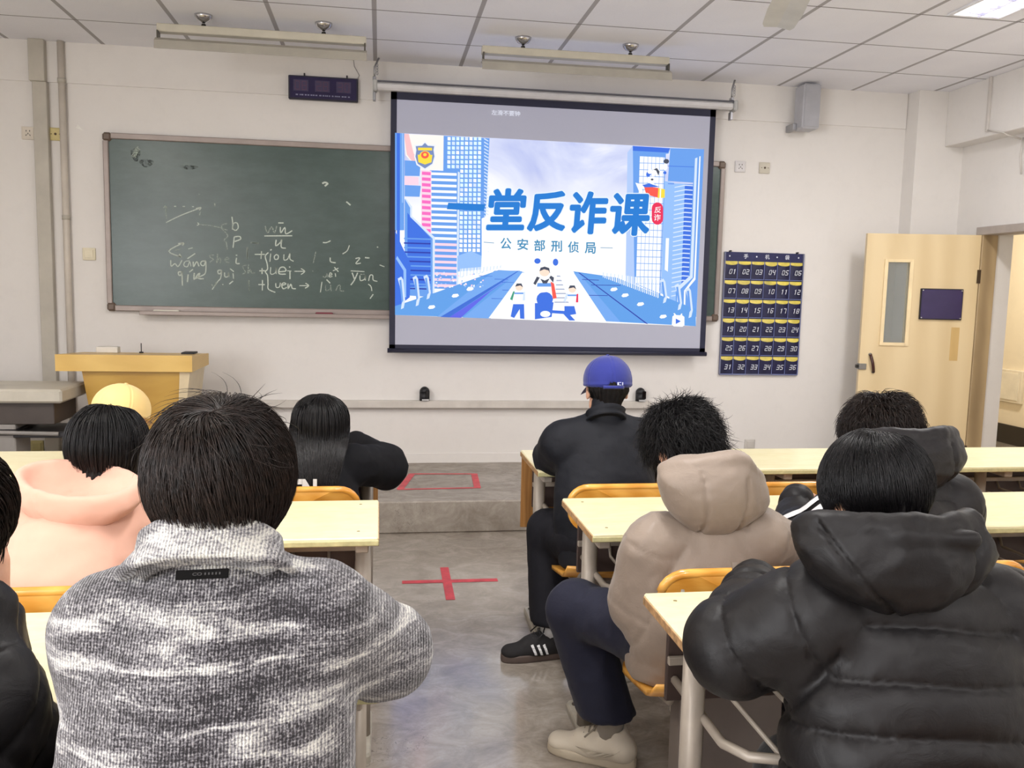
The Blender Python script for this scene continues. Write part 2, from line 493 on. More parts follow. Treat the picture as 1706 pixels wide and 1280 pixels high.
# ------------------------------------------------------------------ things on the front wall
def chalkboard():
    x0, x1, z0, z1 = -1.855, 2.565, 1.29, 2.49
    root = empty('chalkboard', (0.36, 0, 1.9), 'long dark green chalkboard with chalk pinyin writing, behind the projection screen', 'chalkboard')
    t = NT('board_green'); n = t.noise(1.6, 5, .6, t.coord((1, 1, 1))); n2 = t.noise(5, 5, .7, t.coord((1, 1, 2.5)))
    c = t.mix(.5, t.ramp(n, [(.3, lin((48, 70, 64))), (.7, lin((62, 84, 78)))]), t.ramp(n2, [(.35, lin((44, 66, 60))), (.7, lin((70, 90, 84)))]))
    t.set(col=c, rough=0.28, spec=.5)
    b = MB(); b.bb((x0 + .03, -.03, z0 + .03), (x1 - .03, -.004, z1 - .03), t.m); b.build('writing_surface', root)
    FR = mat('board_frame_grey', (150, 138, 132), .4, .25, bump=.1); FC = mat('board_corner_brown', (105, 88, 76), .45)
    b = MB()
    for a, c_ in (((x0 + .05, -.045, z1 - .04), (x1 - .05, -.002, z1)), ((x0 + .05, -.045, z0), (x1 - .05, -.002, z0 + .04)),
                  ((x0, -.045, z0 + .05), (x0 + .036, -.002, z1 - .05)), ((x1 - .036, -.045, z0 + .05), (x1, -.002, z1 - .05))):
        b.bb(a, c_, FR, .005)
    for cx in (x0, x1 - .055):
        for cz in (z0, z1 - .055): b.bb((cx - .002, -.05, cz - .002), (cx + .057, -.001, cz + .057), FC, .014)
    b.build('frame', root)
    b = MB(); b.bb((-1.63, -.105, z0 - .022), (2.4, -.03, z0 - .008), FR, .004); b.bb((-1.63, -.108, z0 - .022), (2.4, -.098, z0 + .006), FR, .003)
    b.build('chalk_tray', root)
    # chalk writing: strokes measured on the board
    CH = NT('chalk'); CH.set(col=lin((206, 216, 205)), rough=.95, spec=.05,
                             alpha=CH.ramp(CH.noise(160, 3, .8), [(.33, .4), (.52, 1.0)]))
    CH2 = NT('chalk_faint'); CH2.set(col=lin((190, 204, 192)), rough=.95, spec=.05,
                                     alpha=CH2.ramp(CH2.noise(130, 3, .8), [(.38, .12), (.62, .75)]))
    b = MB()
    def stroke(pts, w, m):
        P = [at(*p, Y=-.0315) for p in pts]
        # smooth the polyline a little
        Q = []
        for i in range(len(P) - 1):
            p0, p1, p2, p3 = P[max(0, i - 1)], P[i], P[i + 1], P[min(len(P) - 1, i + 2)]
            k = 4 if len(P) > 2 else 1
            for s in range(k):
                u = s / k
                Q.append(0.5 * ((2 * p1) + (p2 - p0) * u + (2 * p0 - 5 * p1 + 4 * p2 - p3) * u * u + (3 * p1 - p0 - 3 * p2 + p3) * u ** 3))
        Q.append(P[-1])
        vs = []; n = len(Q)
        for i, q in enumerate(Q):
            d = Q[min(i + 1, n - 1)] - Q[max(i - 1, 0)]; L_ = math.hypot(d[0], d[2]) or 1
            nx, nz = -d[2] / L_ * w / 2, d[0] / L_ * w / 2
            vs += [(q[0] + nx, -.0315, q[2] + nz), (q[0] - nx, -.0315, q[2] - nz)]
        b.add(vs, [(2 * i, 2 * i + 1, 2 * i + 3, 2 * i + 2) for i in range(n - 1)], m)
    A = lambda pts: [(240 + x / 7.7545, 320 + y / 7.7545) for x, y in pts]
    B = lambda pts: [(400 + x / 6.5615, 360 + y / 6.5615) for x, y in pts]
    W = .0075; CM, CF = CH.m, CH2.m
    SA = [([(285, 395), (480, 300), (730, 205)], 1), ([(670, 215), (735, 200), (715, 235)], 1), ([(290, 345), (275, 180)], 0), ([(252, 210), (275, 178), (300, 215)], 0),
          ([(388, 187), (415, 184)], 1), ([(498, 188), (528, 187)], 1), ([(620, 190), (645, 190)], 1), ([(735, 245), (715, 300)], 0),
          ([(690, 395), (708, 418), (684, 432)], 1), ([(720, 420), (860, 435), (1005, 465)], 0), ([(914, 145), (914, 185)], 0), ([(705, 30), (720, 33)], 0),
          ([(1135, 320), (1145, 400), (1142, 488)], 1), ([(1142, 470), (1180, 497), (1215, 465), (1205, 405), (1165, 400), (1145, 440)], 1),
          ([(1070, 408), (1010, 425), (1005, 470), (1050, 520), (1080, 570), (1035, 620), (1060, 650), (1075, 740)], 0), ([(1005, 470), (1080, 495)], 0),
          ([(1165, 580), (1150, 720)], 1), ([(1165, 580), (1235, 575), (1245, 610), (1170, 640)], 1),
          ([(500, 660), (320, 765), (480, 840)], 1), ([(440, 668), (512, 660), (495, 690)], 1), ([(440, 820), (482, 842), (455, 800)], 1), ([(570, 735), (630, 722)], 1), ([(390, 752), (465, 742)], 0),
          ([(560, 862), (660, 795)], 1), ([(345, 880), (350, 960), (400, 925), (440, 965), (490, 880)], 1),
          ([(590, 890), (530, 900), (515, 950), (560, 965), (590, 900), (605, 960)], 1), ([(635, 900), (640, 965), (680, 900), (710, 960)], 1),
          ([(790, 890), (740, 900), (735, 940), (775, 950), (795, 890), (800, 960), (790, 1050), (740, 1085), (660, 1120)], 1),
          ([(485, 1030), (445, 1035), (450, 1075), (480, 1070), (490, 1030), (495, 1210)], 1), ([(570, 1065), (560, 1165)], 1), ([(585, 1035), (632, 1000)], 1),
          ([(650, 1045), (645, 1130), (700, 1060), (720, 1055), (700, 1115), (770, 1120)], 1),
          ([(905, 815), (850, 820), (860, 850), (895, 870), (850, 905)], 0), ([(950, 800), (940, 920), (965, 860), (990, 870), (985, 920)], 0),
          ([(1045, 880), (1100, 860), (1065, 845), (1045, 890), (1100, 915)], 0), ([(1195, 850), (1190, 920), (1235, 925)], 1), ([(1185, 815), (1205, 820)], 1),
          ([(1340, 715), (1333, 860)], 1), ([(1385, 657), (1480, 660)], 1),
          ([(1325, 945), (1275, 960), (1290, 1000), (1310, 1040), (1270, 1060)], 0), ([(1350, 935), (1345, 1050), (1375, 1000), (1390, 1045), (1430, 1045)], 0),
          ([(1000, 1010), (955, 1015), (960, 1055), (990, 1050), (1003, 1010), (990, 1110), (950, 1160), (880, 1260)], 1), ([(1040, 1040), (1045, 1095), (1085, 1090), (1090, 1040), (1095, 1095)], 1),
          ([(1150, 1050), (1155, 1120)], 1), ([(1110, 990), (1160, 1030)], 1), ([(870, 1190), (900, 1225), (935, 1165)], 0), ([(1010, 1195), (1025, 1197)], 1), ([(1100, 1190), (1150, 1150)], 1), ([(1355, 1140), (1358, 1278)], 0)]
    SB = [([(275, 110), (300, 185), (345, 120), (375, 185), (400, 110)], 0), ([(440, 120), (445, 185), (490, 125), (500, 195), (570, 160)], 1), ([(418, 76), (475, 76)], 1), ([(265, 218), (570, 216)], 1),
          ([(395, 260), (390, 325), (440, 290), (455, 260), (450, 340), (500, 352)], 1),
          ([(160, 420), (270, 420)], 1), ([(235, 385), (228, 470)], 1), ([(210, 600), (270, 598)], 1), ([(240, 570), (240, 635)], 1), ([(200, 750), (270, 750)], 1), ([(245, 700), (243, 815)], 1),
          ([(310, 400), (275, 440), (295, 520), (300, 580), (275, 610), (300, 650), (305, 740), (310, 800), (385, 835)], 1),
          ([(335, 410), (325, 500)], 1), ([(330, 375), (345, 365)], 1), ([(400, 420), (375, 440), (380, 472), (412, 470), (418, 435), (395, 420)], 1), ([(480, 420), (480, 480), (520, 470), (545, 410), (545, 470), (585, 495)], 1),
          ([(335, 560), (335, 635), (385, 620), (395, 560), (395, 635)], 1), ([(425, 610), (500, 600), (480, 560), (435, 570), (425, 630), (500, 635)], 1), ([(545, 600), (545, 690)], 1), ([(515, 600), (560, 602)], 1), ([(535, 560), (548, 556)], 1),
          ([(595, 605), (705, 605)], 1), ([(665, 575), (708, 605), (665, 640)], 1),
          ([(390, 735), (395, 780), (430, 775), (440, 730)], 1), ([(450, 760), (500, 745), (480, 730), (455, 750), (470, 795), (510, 780)], 1), ([(525, 740), (525, 795), (555, 745), (570, 790), (610, 795)], 1),
          ([(648, 762), (750, 762)], 1), ([(715, 735), (750, 762), (710, 790)], 1),
          ([(828, 390), (800, 515)], 0), ([(905, 290), (945, 290), (990, 270)], 1), ([(1195, 320), (1170, 380), (1120, 415)], 1), ([(1495, 338), (1510, 342)], 1),
          ([(985, 455), (990, 500), (1045, 512)], 1), ([(1260, 465), (1310, 460), (1265, 520), (1320, 515)], 1), ([(1365, 455), (1415, 460)], 1), ([(1525, 535), (1578, 555)], 1),
          ([(1210, 600), (1360, 608)], 1), ([(905, 660), (935, 670), (950, 630), (960, 670)], 0), ([(970, 650), (1005, 640), (985, 620), (975, 665), (1010, 660)], 1), ([(1015, 600), (1075, 570)], 1), ([(1040, 625), (1045, 665)], 1), ([(1030, 560), (1075, 610)], 1),
          ([(895, 720), (878, 835)], 1), ([(935, 755), (940, 815), (985, 795), (990, 750), (995, 820)], 0), ([(945, 695), (985, 735)], 1), ([(1045, 820), (1070, 765), (1095, 760), (1095, 815), (1140, 820)], 0),
          ([(1225, 620), (1250, 690)], 1), ([(1285, 620), (1250, 700), (1210, 755)], 1), ([(1310, 650), (1315, 705), (1360, 690), (1365, 645), (1370, 705)], 1), ([(1315, 638), (1360, 636)], 0), ([(1405, 710), (1420, 650), (1450, 650), (1455, 700), (1500, 715)], 1),
          ([(1400, 745), (1430, 770), (1440, 820)], 1), ([(1455, 855), (1420, 905)], 1), ([(115, 292), (200, 296)], 1), ([(98, 725), (98, 820)], 0), ([(80, 345), (80, 465)], 1), ([(790, 600), (803, 604)], 0)]
    rng = random.Random(3)
    for pts, k in SA: stroke(A(pts), W * rng.uniform(.8, 1.15), CM if k else CF)
    for pts, k in SB: stroke(B(pts), W * rng.uniform(.8, 1.15), CM if k else CF)
    stroke([(537, 306), (541, 304), (546, 306), (541, 310)], .012, CM); stroke([(577, 336), (584, 342)], .01, CM)
    stroke([(222, 262), (228, 250), (232, 247)], .03, CF)
    b.build('chalk_writing', root)['label'] = 'white handwritten chalk pinyin and arrows'
    # dark smear marks, upper left
    SM = NT('board_smear'); SM.set(col=lin((22, 34, 32)), rough=.6, alpha=SM.ramp(SM.noise(45, 4, .8), [(.42, 0.0), (.6, .75)]))
    b = MB()
    for (px, py, w, h) in ((226, 258, .06, .09), (244, 272, .09, .06), (315, 279, .12, .03)):
        q = at(px, py, Y=-.031); k = 10
        b = MB(); b.add([(q[0] + w * math.cos(a) / 2 * (1 + .3 * math.sin(3 * a)), -.031, q[2] + h / 2 * math.sin(a)) for a in np.linspace(0, 6.28, k, endpoint=False)], [tuple(range(k))], SM.m); b.build('smear_mark', root)
    return root


chalkboard()
TRAYZ = 1.29 - .008
c = MB(); e0, e1 = -1.545, -1.375
c.bb((e0, -.09, TRAYZ), (e1, -.05, TRAYZ + .022), mat('chalk_stick_white', (232, 228, 214), .8), .006)
tag(c.build('chalk_box', origin=(-1.46, -.07, TRAYZ)), 'long white chalk piece lying on the chalk tray at its left', 'chalk')
c = MB(); c.bb((-.45, -.09, TRAYZ), (-.33, -.05, TRAYZ + .024), mat('eraser_maroon', (132, 62, 74), .7), .005); c.bb((-.45, -.092, TRAYZ), (-.33, -.048, TRAYZ + .008), mat('eraser_felt', (80, 60, 62), .9))
tag(c.build('chalk_eraser', origin=(-.39, -.07, TRAYZ)), 'small maroon eraser on the chalk tray left of the screen', 'eraser')


# ------------------------------------------------------------------ projection screen and its slide
def screen():
    Y = -.12
    root = empty('projection_screen', (1.25, Y, 2.86), 'pull-down projection screen with dark border showing a blue lesson slide', 'projection screen')
    WH = mat('screen_housing_white', (214, 212, 212), .4); DK = mat('dark_line_grey', (96, 96, 104), .5)
    b = MB(); b.bb((-.05, -.17, 2.845), (2.56, -.085, 2.897), WH, .014); b.build('housing', root)
    b = MB(); b.bb((-.05, -.168, 2.897), (2.56, -.088, 2.908), DK, .003); b.build('housing_rail', root)
    for xx in (-.055, 2.555): b = MB(); b.bb((xx, -.178, 2.835), (xx + .03, -.078, 2.912), mat('end_cap_grey', (188, 188, 186), .5), .008); b.build('end_cap', root)
    xl, xr, zt, zb = .068, 2.437, 2.846, 1.052
    BD = mat('screen_border_black', (30, 32, 58), .6)
    b = MB(); bw = .042
    b.bb((xl, Y - .002, zb), (xl + bw, Y + .002, zt), BD); b.bb((xr - bw, Y - .002, zb), (xr, Y + .002, zt), BD)
    b.bb((xl, Y - .002, zt - bw - .01), (xr, Y + .002, zt), BD); b.bb((xl, Y - .002, zb), (xr, Y + .002, zb + .035), BD)
    b.build('border', root)
    t = NT('screen_fabric'); t.set(col=lin((158, 158, 164)), rough=.9, spec=.1, ec=lin((172, 174, 205)), es=.30 * SLIDE_GLOW)
    b = MB(); b.bb((xl + bw, Y - .001, zb + .035), (xr - bw, Y + .001, zt - bw - .01), t.m); b.build('fabric', root)
    b = MB(); b.tube([(xl - .012, Y, zb - .008), (xr + .012, Y, zb - .008)], .017, mat('weight_bar_dark', (44, 46, 66), .35), 10); b.build('weight_bar', root)

    # ---- the slide, drawn as flat emissive shapes on the fabric
    b = MB(); lay = [0]
    K = 3.0464
    def pt(x, y, d=0.0): return tuple(at(640 + x / K, 200 + y / K, Y=Y - .0016 - d))
    def poly(pts, m, dz=None):
        lay[0] += 1; d = lay[0] * 3e-6 if dz is None else dz
        b.add([pt(x, y, d) for x, y in pts], [tuple(range(len(pts)))], m)
    def grad(name, c0, c1, axis, a, e, k=1.0):
        tt = NT(name); tc = tt.n('ShaderNodeTexCoord'); sp = tt.n('ShaderNodeSeparateXYZ'); tt.t.links.new(tc.outputs['Object'], sp.inputs[0])
        f = tt.n('ShaderNodeMapRange', ins={0: (sp, axis), 1: a, 2: e})
        c_ = tt.ramp(f, [(0, lin(c0)), (1, lin(c1))]); tt.set(col=(.02, .02, .02), ec=c_, es=k * SLIDE_GLOW, rough=.8, spec=0); return tt.m
    # slide corners in the zoomed tracing frame
    TL, TR, BR, BL = (55, 65), (1624, 148), (1582, 1047), (55, 990)
    # sky with clouds
    sk = NT('slide_sky'); n = sk.noise(1.25, 5, .55, sk.coord((1, 1, 1.5)), .6)
    c = sk.ramp(n, [(.32, lin((250, 250, 255))), (.44, lin((216, 222, 248))), (.60, lin((178, 188, 236)))])
    tc = sk.n('ShaderNodeTexCoord'); sp = sk.n('ShaderNodeSeparateXYZ'); sk.t.links.new(tc.outputs['Object'], sp.inputs[0])
    f = sk.n('ShaderNodeMapRange', ins={0: (sp, 2), 1: 2.02 - 2.86 * 0, 2: 2.35})
    c = sk.mix(f, (1, 1, .985), c)
    sk.set(col=(.02, .02, .02), ec=c, es=1.0 * SLIDE_GLOW, rough=.8, spec=0)
    poly([TL, TR, BR, BL], sk.m)
    b.m[-1] = b.m[-1]
    BL1 = glow('slide_blue', (106, 160, 236)); BL2 = glow('slide_deep_blue', (62, 114, 226)); BL3 = glow('slide_light_blue', (150, 192, 248))
    WHT = glow('slide_white', (252, 254, 255)); PALE = glow('slide_pale', (214, 230, 255)); PNK = glow('slide_pink', (250, 110, 195)); PNK2 = glow('slide_pale_pink', (255, 214, 232))
    GRD = glow('slide_navy', (44, 60, 170)); MID = glow('slide_mid_blue', (118, 170, 240)); TTL = glow('slide_title_blue', (34, 124, 212)); SUB = glow('slide_subtitle', (62, 140, 186))
    RED = glow('slide_red', (235, 50, 92)); ORG = glow('slide_orange_red', (252, 92, 80)); YEL = glow('slide_yellow', (252, 222, 70)); DRK = glow('slide_dark_hair', (72, 78, 96)); SKN = glow('slide_skin', (255, 226, 206))
    GRY = glow('slide_shield_grey', (122, 142, 190)); GRN = glow('slide_green', (70, 160, 130)); TITLEBAR = WHT
    GLASS = glow('slide_window', (222, 246, 255))
    # left tower with windows in a grid
    poly([(300, 80), (535, 93), (505, 700), (300, 690)], BL1)
    for r in range(25):
        y = 86 + r * 23.6; fade = y > 560
        for cc in range(8):
            x = 322 + cc * 22.2 - (y - 86) * .012
            if x < 380 and y > 250: continue
            poly([(x, y), (x + 15.5, y + .8), (x + 15.5, y + 18), (x, y + 17)], WHT if (fade or (r + cc) % 5 == 0) else (GLASS if (r * 3 + cc) % 4 else PALE))
    for r in range(34):
        y = 92 + r * 17
        poly([(508, y), (530, y + 13), (529, y + 18), (507, y + 6)], PALE)
    poly([(495, 500), (540, 480), (520, 760), (495, 760)], WHT)
    poly([(250, 60 + 17), (302, 80), (300, 250), (250, 250)], glow('slide_cream_sky', (255, 246, 240)))
    poly([(100, 70), (262, 78), (262, 255), (180, 255), (110, 180)], glow('slide_cream_sky', (255, 246, 240)))
    poly([(100, 70), (125, 71), (150, 170), (190, 235), (165, 240), (115, 175)], glow('slide_arc_pink', (250, 196, 200)))
    # striped mid building
    poly([(232, 255), (382, 262), (372, 860), (232, 855)], BL1)
    for r in range(20):
        y = 266 + r * 29.8
        poly([(240, y), (368, y + 4), (368, y + 17), (240, y + 13)], WHT if r < 12 else PNK2)
    poly([(374, 262), (384, 266), (376, 860), (366, 860)], PALE)
    poly([(372, 690), (440, 665), (495, 690), (492, 760), (372, 770)], BL3)
    # pink tower
    poly([(188, 255), (240, 258), (240, 590), (188, 560)], PNK2)
    for r in range(11):
        y = 262 + r * 29
        poly([(192, y), (236, y + 3), (236, y + 19), (192, y + 16)], PNK)
    # left blue machinery
    poly([(55, 65), (102, 68), (102, 560), (55, 560)], BL1); poly([(64, 66), (80, 67), (80, 700), (64, 690)], BL2); poly([(90, 67), (97, 67), (97, 420), (90, 420)], BL3)
    for (y0, y1) in ((205, 285), (330, 390)): poly([(104, y0), (186, y0 + 4), (180, y1), (104, y1 - 2)], BL1)
    poly([(104, 285), (175, 290), (175, 330), (104, 330)], PNK2)
    poly([(104, 400), (140, 440), (140, 490), (245, 590), (252, 600), (252, 900), (104, 890)], BL1)
    poly([(118, 470), (134, 490), (236, 600), (236, 840), (118, 850)], BL2)
    for r in range(13):
        y = 598 + r * 23; poly([(100, y), (236, y + 4), (236, y + 11), (100, y + 7)], GRD if r % 2 else BL1)
    poly([(104, 398), (112, 400), (142, 440), (142, 488), (258, 596), (256, 880), (246, 880), (246, 602), (132, 492), (132, 446)], PALE)
    poly([(55, 560), (90, 640), (135, 730), (130, 900), (55, 960)], BL2); poly([(66, 690), (112, 760), (112, 900), (100, 900), (98, 765), (60, 705)], BL3)
    # right buildings
    poly([(1235, 165), (1262, 130), (1300, 138), (1280, 860), (1225, 820)], glow('slide_haze_blue', (178, 204, 250)))
    poly([(1262, 132), (1452, 143), (1444, 170), (1430, 172), (1402, 890), (1270, 830)], BL1)
    poly([(1298, 184), (1424, 190), (1398, 880), (1278, 830)], WHT)
    for k in range(6):
        x = 1318 + k * 20; poly([(x, 186), (x + 2, 186), (x - 20, 870), (x - 22, 870)], BL1)
    for k in range(19):
        y = 216 + k * 34; poly([(1280, y), (1422, y + 4), (1422, y + 7), (1280, y + 3)], BL1)
    poly([(1262, 132), (1452, 143), (1440, 166), (1262, 156)], BL2)
    poly([(1452, 143), (1624, 148), (1600, 320), (1440, 310)], BL1); poly([(1424, 310), (1472, 318), (1450, 900), (1404, 880)], BL3)
    poly([(1430, 600), (1446, 600), (1440, 770), (1424, 760)], WHT)
    for y in (232, 322): poly([(1440, y), (1600, y + 6), (1600, y + 9), (1440, y + 3)], BL2)
    poly([(1472, 322), (1576, 326), (1562, 930), (1446, 930)], BL3); poly([(1526, 326), (1576, 328), (1562, 910), (1506, 900)], BL2)
    for r in range(25):
        y = 340 + r * 23; x = 1474 - r * .7
        poly([(x, y), (x + 56, y - 12), (x + 104, y - 8), (x + 104, y - 3), (x + 56, y - 6), (x, y + 5)], PALE)
    poly([(1574, 190), (1624, 148), (1584, 1000), (1480, 990), (1480, 870), (1546, 800)], BL1)
    poly([(1578, 195), (1590, 190), (1566, 800), (1502, 860), (1500, 950), (1486, 950), (1488, 850), (1552, 790)], PALE)
    poly([(1600, 185), (1606, 183), (1580, 810), (1530, 870), (1528, 960), (1520, 960), (1522, 866), (1572, 800)], WHT)
    # right & left street sides
    ST = glow('slide_street_blue', (98, 160, 232)); ST2 = glow('slide_street_dark', (64, 112, 214))
    poly([(55, 945), (250, 880), (580, 762), (700, 768), (540, 1006), (55, 990)], ST)
    poly([(560, 765), (690, 765), (670, 790), (310, 1000), (270, 998)], MID); poly([(675, 768), (682, 768), (330, 1002), (285, 1000)], ST2); poly([(672, 780), (540, 870), (390, 1004), (330, 1002)], glow('slide_violet', (96, 104, 232)))
    poly([(690, 768), (716, 775), (540, 1008), (400, 1003)], MID)
    poly([(960, 768), (1180, 800), (1300, 850), (1582, 960), (1582, 1047), (1125, 1022), (980, 800)], ST)
    poly([(985, 775), (992, 775), (1340, 1036), (1328, 1034)], GRD); poly([(945, 775), (990, 780), (1200, 1026), (1120, 1020)], MID)
    for (x0, y0, x1, y1) in ((1005, 808, 1090, 812), (1050, 836, 1200, 838), (1010, 888, 1135, 890)): poly([(x0, y0), (x1, y1), (x1, y1 + 3), (x0, y0 + 3)], GRD)
    for (x0, y0) in ((560, 806), (590, 822), (600, 862), (545, 905), (480, 790)): poly([(x0, y0), (x0 + 70, y0 + 2), (x0 + 70, y0 + 4), (x0, y0 + 3)], ST2)
    for (x, y) in ((360, 890), (240, 948), (1222, 888), (1300, 933), (1415, 996), (435, 856), (1165, 858)):
        poly([(x - 18, y + 6), (x - 10, y - 6), (x + 14, y - 8), (x + 20, y + 2), (x + 8, y + 10), (x - 10, y + 12)], WHT)
    rng = random.Random(5)
    for (x, y, h) in ((85, 880, 150), (160, 870, 140), (215, 850, 110), (1490, 900, 120), (1415, 870, 110), (1545, 930, 140)):
        poly([(x - 16, y - h / 2), (x + 2, y - h / 2 - 10), (x + 12, y - h / 2 + 6), (x + 22, y + h / 4), (x + 14, y + h / 2), (x, y + h / 2 + 6), (x + 6, y + h / 4), (x - 6, y - h / 4)], PALE)
        poly([(x - 8, y - h / 2 + 8), (x + 2, y - h / 2 + 6), (x + 12, y + h / 4), (x + 4, y + h / 3)], BL1)
    for k in range(26):
        x = 385 + k * 8.5; y = 800 - k * 2.0; poly([(x, y - 44 + k * 1.3), (x + 5, y - 46 + k * 1.3), (x + 3, y), (x - 2, y)], WHT if k % 2 else PALE)
    for k in range(30):
        x = 1110 + k * 9.6; y = 795 + k * 3.6; h = 22 + k * 2.2; poly([(x, y - h), (x + 5, y - h), (x + 4, y + 4), (x - 1, y + 4)], WHT if k % 2 else PALE)
    for k in range(60):
        x = rng.uniform(260, 500); y = rng.uniform(770, 850); poly([(x, y), (x + 8, y - 3), (x + 9, y + 4), (x + 1, y + 5)], [WHT, PALE, PNK2, BL3][k % 4])
    # crosswalk, running children in plain school-like clothes
    poly([(700, 775), (960, 772), (1128, 1024), (530, 1006)], WHT)
    for k in range(7): y = 790 + k * 22; w = 12 + k * 7; poly([(880 - w * .3, y), (880 + w, y), (884 + w, y + 6), (880 - w * .3, y + 6)], glow('slide_cross_grey', (170, 180, 206)))
    def ell(cx, cy, rx, ry, m, n=14, a=0.0):
        poly([(cx + rx * math.cos(t) * math.cos(a) - ry * math.sin(t) * math.sin(a), cy + rx * math.cos(t) * math.sin(a) + ry * math.sin(t) * math.cos(a)) for t in np.linspace(0, 2 * math.pi, n, endpoint=False)], m)
    poly([(765, 930), (860, 925), (850, 1000), (765, 1012)], BL2); ell(815, 910, 42, 38, BL2); poly([(840, 965), (925, 970), (970, 1018), (940, 1018), (910, 985), (840, 980)], BL2)
    ell(818, 985, 26, 16, WHT)
    poly([(765, 800), (850, 800), (862, 870), (760, 880)], WHT); poly([(778, 828), (846, 828), (848, 846), (776, 846)], BL1); poly([(845, 820), (862, 830), (876, 905), (856, 908)], ORG); poly([(757, 830), (775, 795), (790, 800), (768, 838)], DRK); poly([(862, 800), (846, 790), (838, 800), (858, 826)], DRK)
    ell(814, 772, 26, 22, SKN); poly([(788, 768), (794, 750), (815, 744), (838, 752), (842, 780), (834, 764), (812, 758)], DRK)
    poly([(793, 806), (815, 815), (840, 804), (826, 830), (806, 830)], DRK)
    ell(778, 716, 16, 14, BL2); ell(870, 722, 14, 18, BL2)
    for s, (cx, cy, cm) in enumerate(((685, 850, GRN), (955, 860, RED))):
        ell(cx, cy, 19, 17, SKN); poly([(cx - 20, cy - 4), (cx - 12, cy - 20), (cx + 12, cy - 20), (cx + 20, cy), (cx + 6, cy - 10)], DRK)
        poly([(cx - 26, cy + 18), (cx + 26, cy + 18), (cx + 24, cy + 60), (cx - 24, cy + 60)], WHT); poly([(cx - 24, cy + 26), (cx + 22, cy + 26), (cx + 22, cy + 34), (cx - 24, cy + 34)], BL1)
        poly([(cx - 30, cy + 20), (cx - 22, cy + 20), (cx - 34, cy + 66), (cx - 46, cy + 60)], cm if s == 0 else PALE); poly([(cx + 22, cy + 24), (cx + 30, cy + 22), (cx + 30, cy + 66), (cx + 18, cy + 66)], cm if s else PALE)
    poly([(655, 935), (710, 935), (712, 1010), (690, 1008), (688, 960), (660, 1005), (642, 998)], BL2); poly([(915, 945), (965, 945), (975, 985), (945, 990), (915, 985)], BL2)
    # flying rocket group, plain shapes
    poly([(1318, 335), (1395, 345), (1392, 395), (1330, 378)], ORG); poly([(1392, 345), (1425, 352), (1424, 395), (1388, 396)], YEL); poly([(1400, 348), (1406, 349), (1404, 396), (1398, 396)], WHT)
    poly([(1275, 318), (1320, 330), (1312, 352), (1296, 368)], WHT); poly([(1310, 330), (1345, 322), (1400, 340), (1322, 342)], BL2)
    ell(1380, 262, 20, 16, WHT); poly([(1366, 252), (1384, 244), (1398, 262), (1392, 282), (1380, 256)], DRK); ell(1344, 270, 12, 20, BL2, a=.5); ell(1350, 262, 14, 12, WHT); ell(1432, 210, 14, 12, DRK); ell(1426, 238, 12, 18, WHT); ell(1425, 268, 8, 8, BL2); ell(1360, 305, 30, 18, WHT); ell(1360, 302, 7, 5, DRK)
    # police crest, upper left
    poly([(207, 108), (222, 124), (262, 126), (256, 150), (262, 185), (250, 228), (207, 255), (164, 228), (152, 185), (158, 150), (152, 126), (192, 124)], glow('slide_crest_white', (235, 240, 248)))
    poly([(207, 116), (222, 131), (254, 133), (250, 152), (255, 185), (244, 222), (207, 246), (170, 222), (159, 185), (164, 152), (160, 133), (192, 131)], GRY)
    poly([(172, 140), (243, 141), (243, 155), (172, 154)], YEL); poly([(170, 176), (245, 177), (240, 215), (207, 226), (174, 214)], YEL)
    ell(207, 181, 28, 24, YEL); ell(207, 178, 20, 18, ORG); ell(207, 176, 9, 8, YEL)
    # text
    def gtext(s, x0, y0, x1, y1, m, offset, shear=0.0, tilt=0.0, dd=None):
        lay[0] += 1; d = lay[0] * 3e-6
        text_box(b, s, m, lambda u, v: pt(x0 + (x1 - x0) * u, y1 + (y0 - y1) * v + tilt * (x0 + (x1 - x0) * u - x0), d), offset, shear)
    TI = .0455
    OL = glow('slide_text_outline', (232, 246, 255))
    poly([(325, 420), (514, 428), (506, 462), (318, 453)], TTL)
    for ch, xa, ya, xb, yb in (('\u5802', 515, 345, 725, 562), ('\u53cd', 722, 358, 922, 568), ('\u8bc8', 940, 360, 1140, 582), ('\u8bfe', 1145, 368, 1350, 590)):
        
        for mm, st_ in ((OL, 12), (TTL, 7.6)):
            for k_ in range(12):
                ox, oy = st_ * math.cos(k_ * math.pi / 6), st_ * math.sin(k_ * math.pi / 6); gtext(ch, xa + 9 + ox, ya + 9 + oy, xb - 9 + ox, yb - 9 + oy, mm, 0, .10)
    for i, ch in enumerate('\u516c\u5b89\u90e8\u5211\u4fa6\u5c40'):
        x = 590 + i * 85.6; y = 598 + i * 4.6; gtext(ch, x, y, x + 56, y + 58, SUB, .018)
    poly([(505, 619), (558, 623), (558, 626), (505, 622)], SUB); poly([(1098, 647), (1160, 648), (1160, 651), (1098, 650)], SUB)
    # red badge
    ell(1387, 448, 29, 30, RED); ell(1387, 500, 29, 32, RED); poly([(1358, 448), (1416, 448), (1416, 500), (1358, 500)], RED)
    gtext('\u53cd', 1371, 440, 1405, 472, WHT, .01, .1); gtext('\u8bc8', 1370, 478, 1404, 512, WHT, .01, .1)
    # small video mark, bottom right
    poly([(1463, 998), (1472, 990), (1514, 992), (1524, 1000), (1524, 1042), (1514, 1050), (1470, 1048), (1460, 1040)], WHT); poly([(1474, 992), (1468, 982), (1474, 980), (1484, 992)], WHT); poly([(1502, 993), (1508, 982), (1514, 984), (1510, 994)], WHT); poly([(1480, 1008), (1506, 1022), (1480, 1036)], BL2)
    # caption above the slide
    CAP = glow('slide_caption', (226, 228, 240))
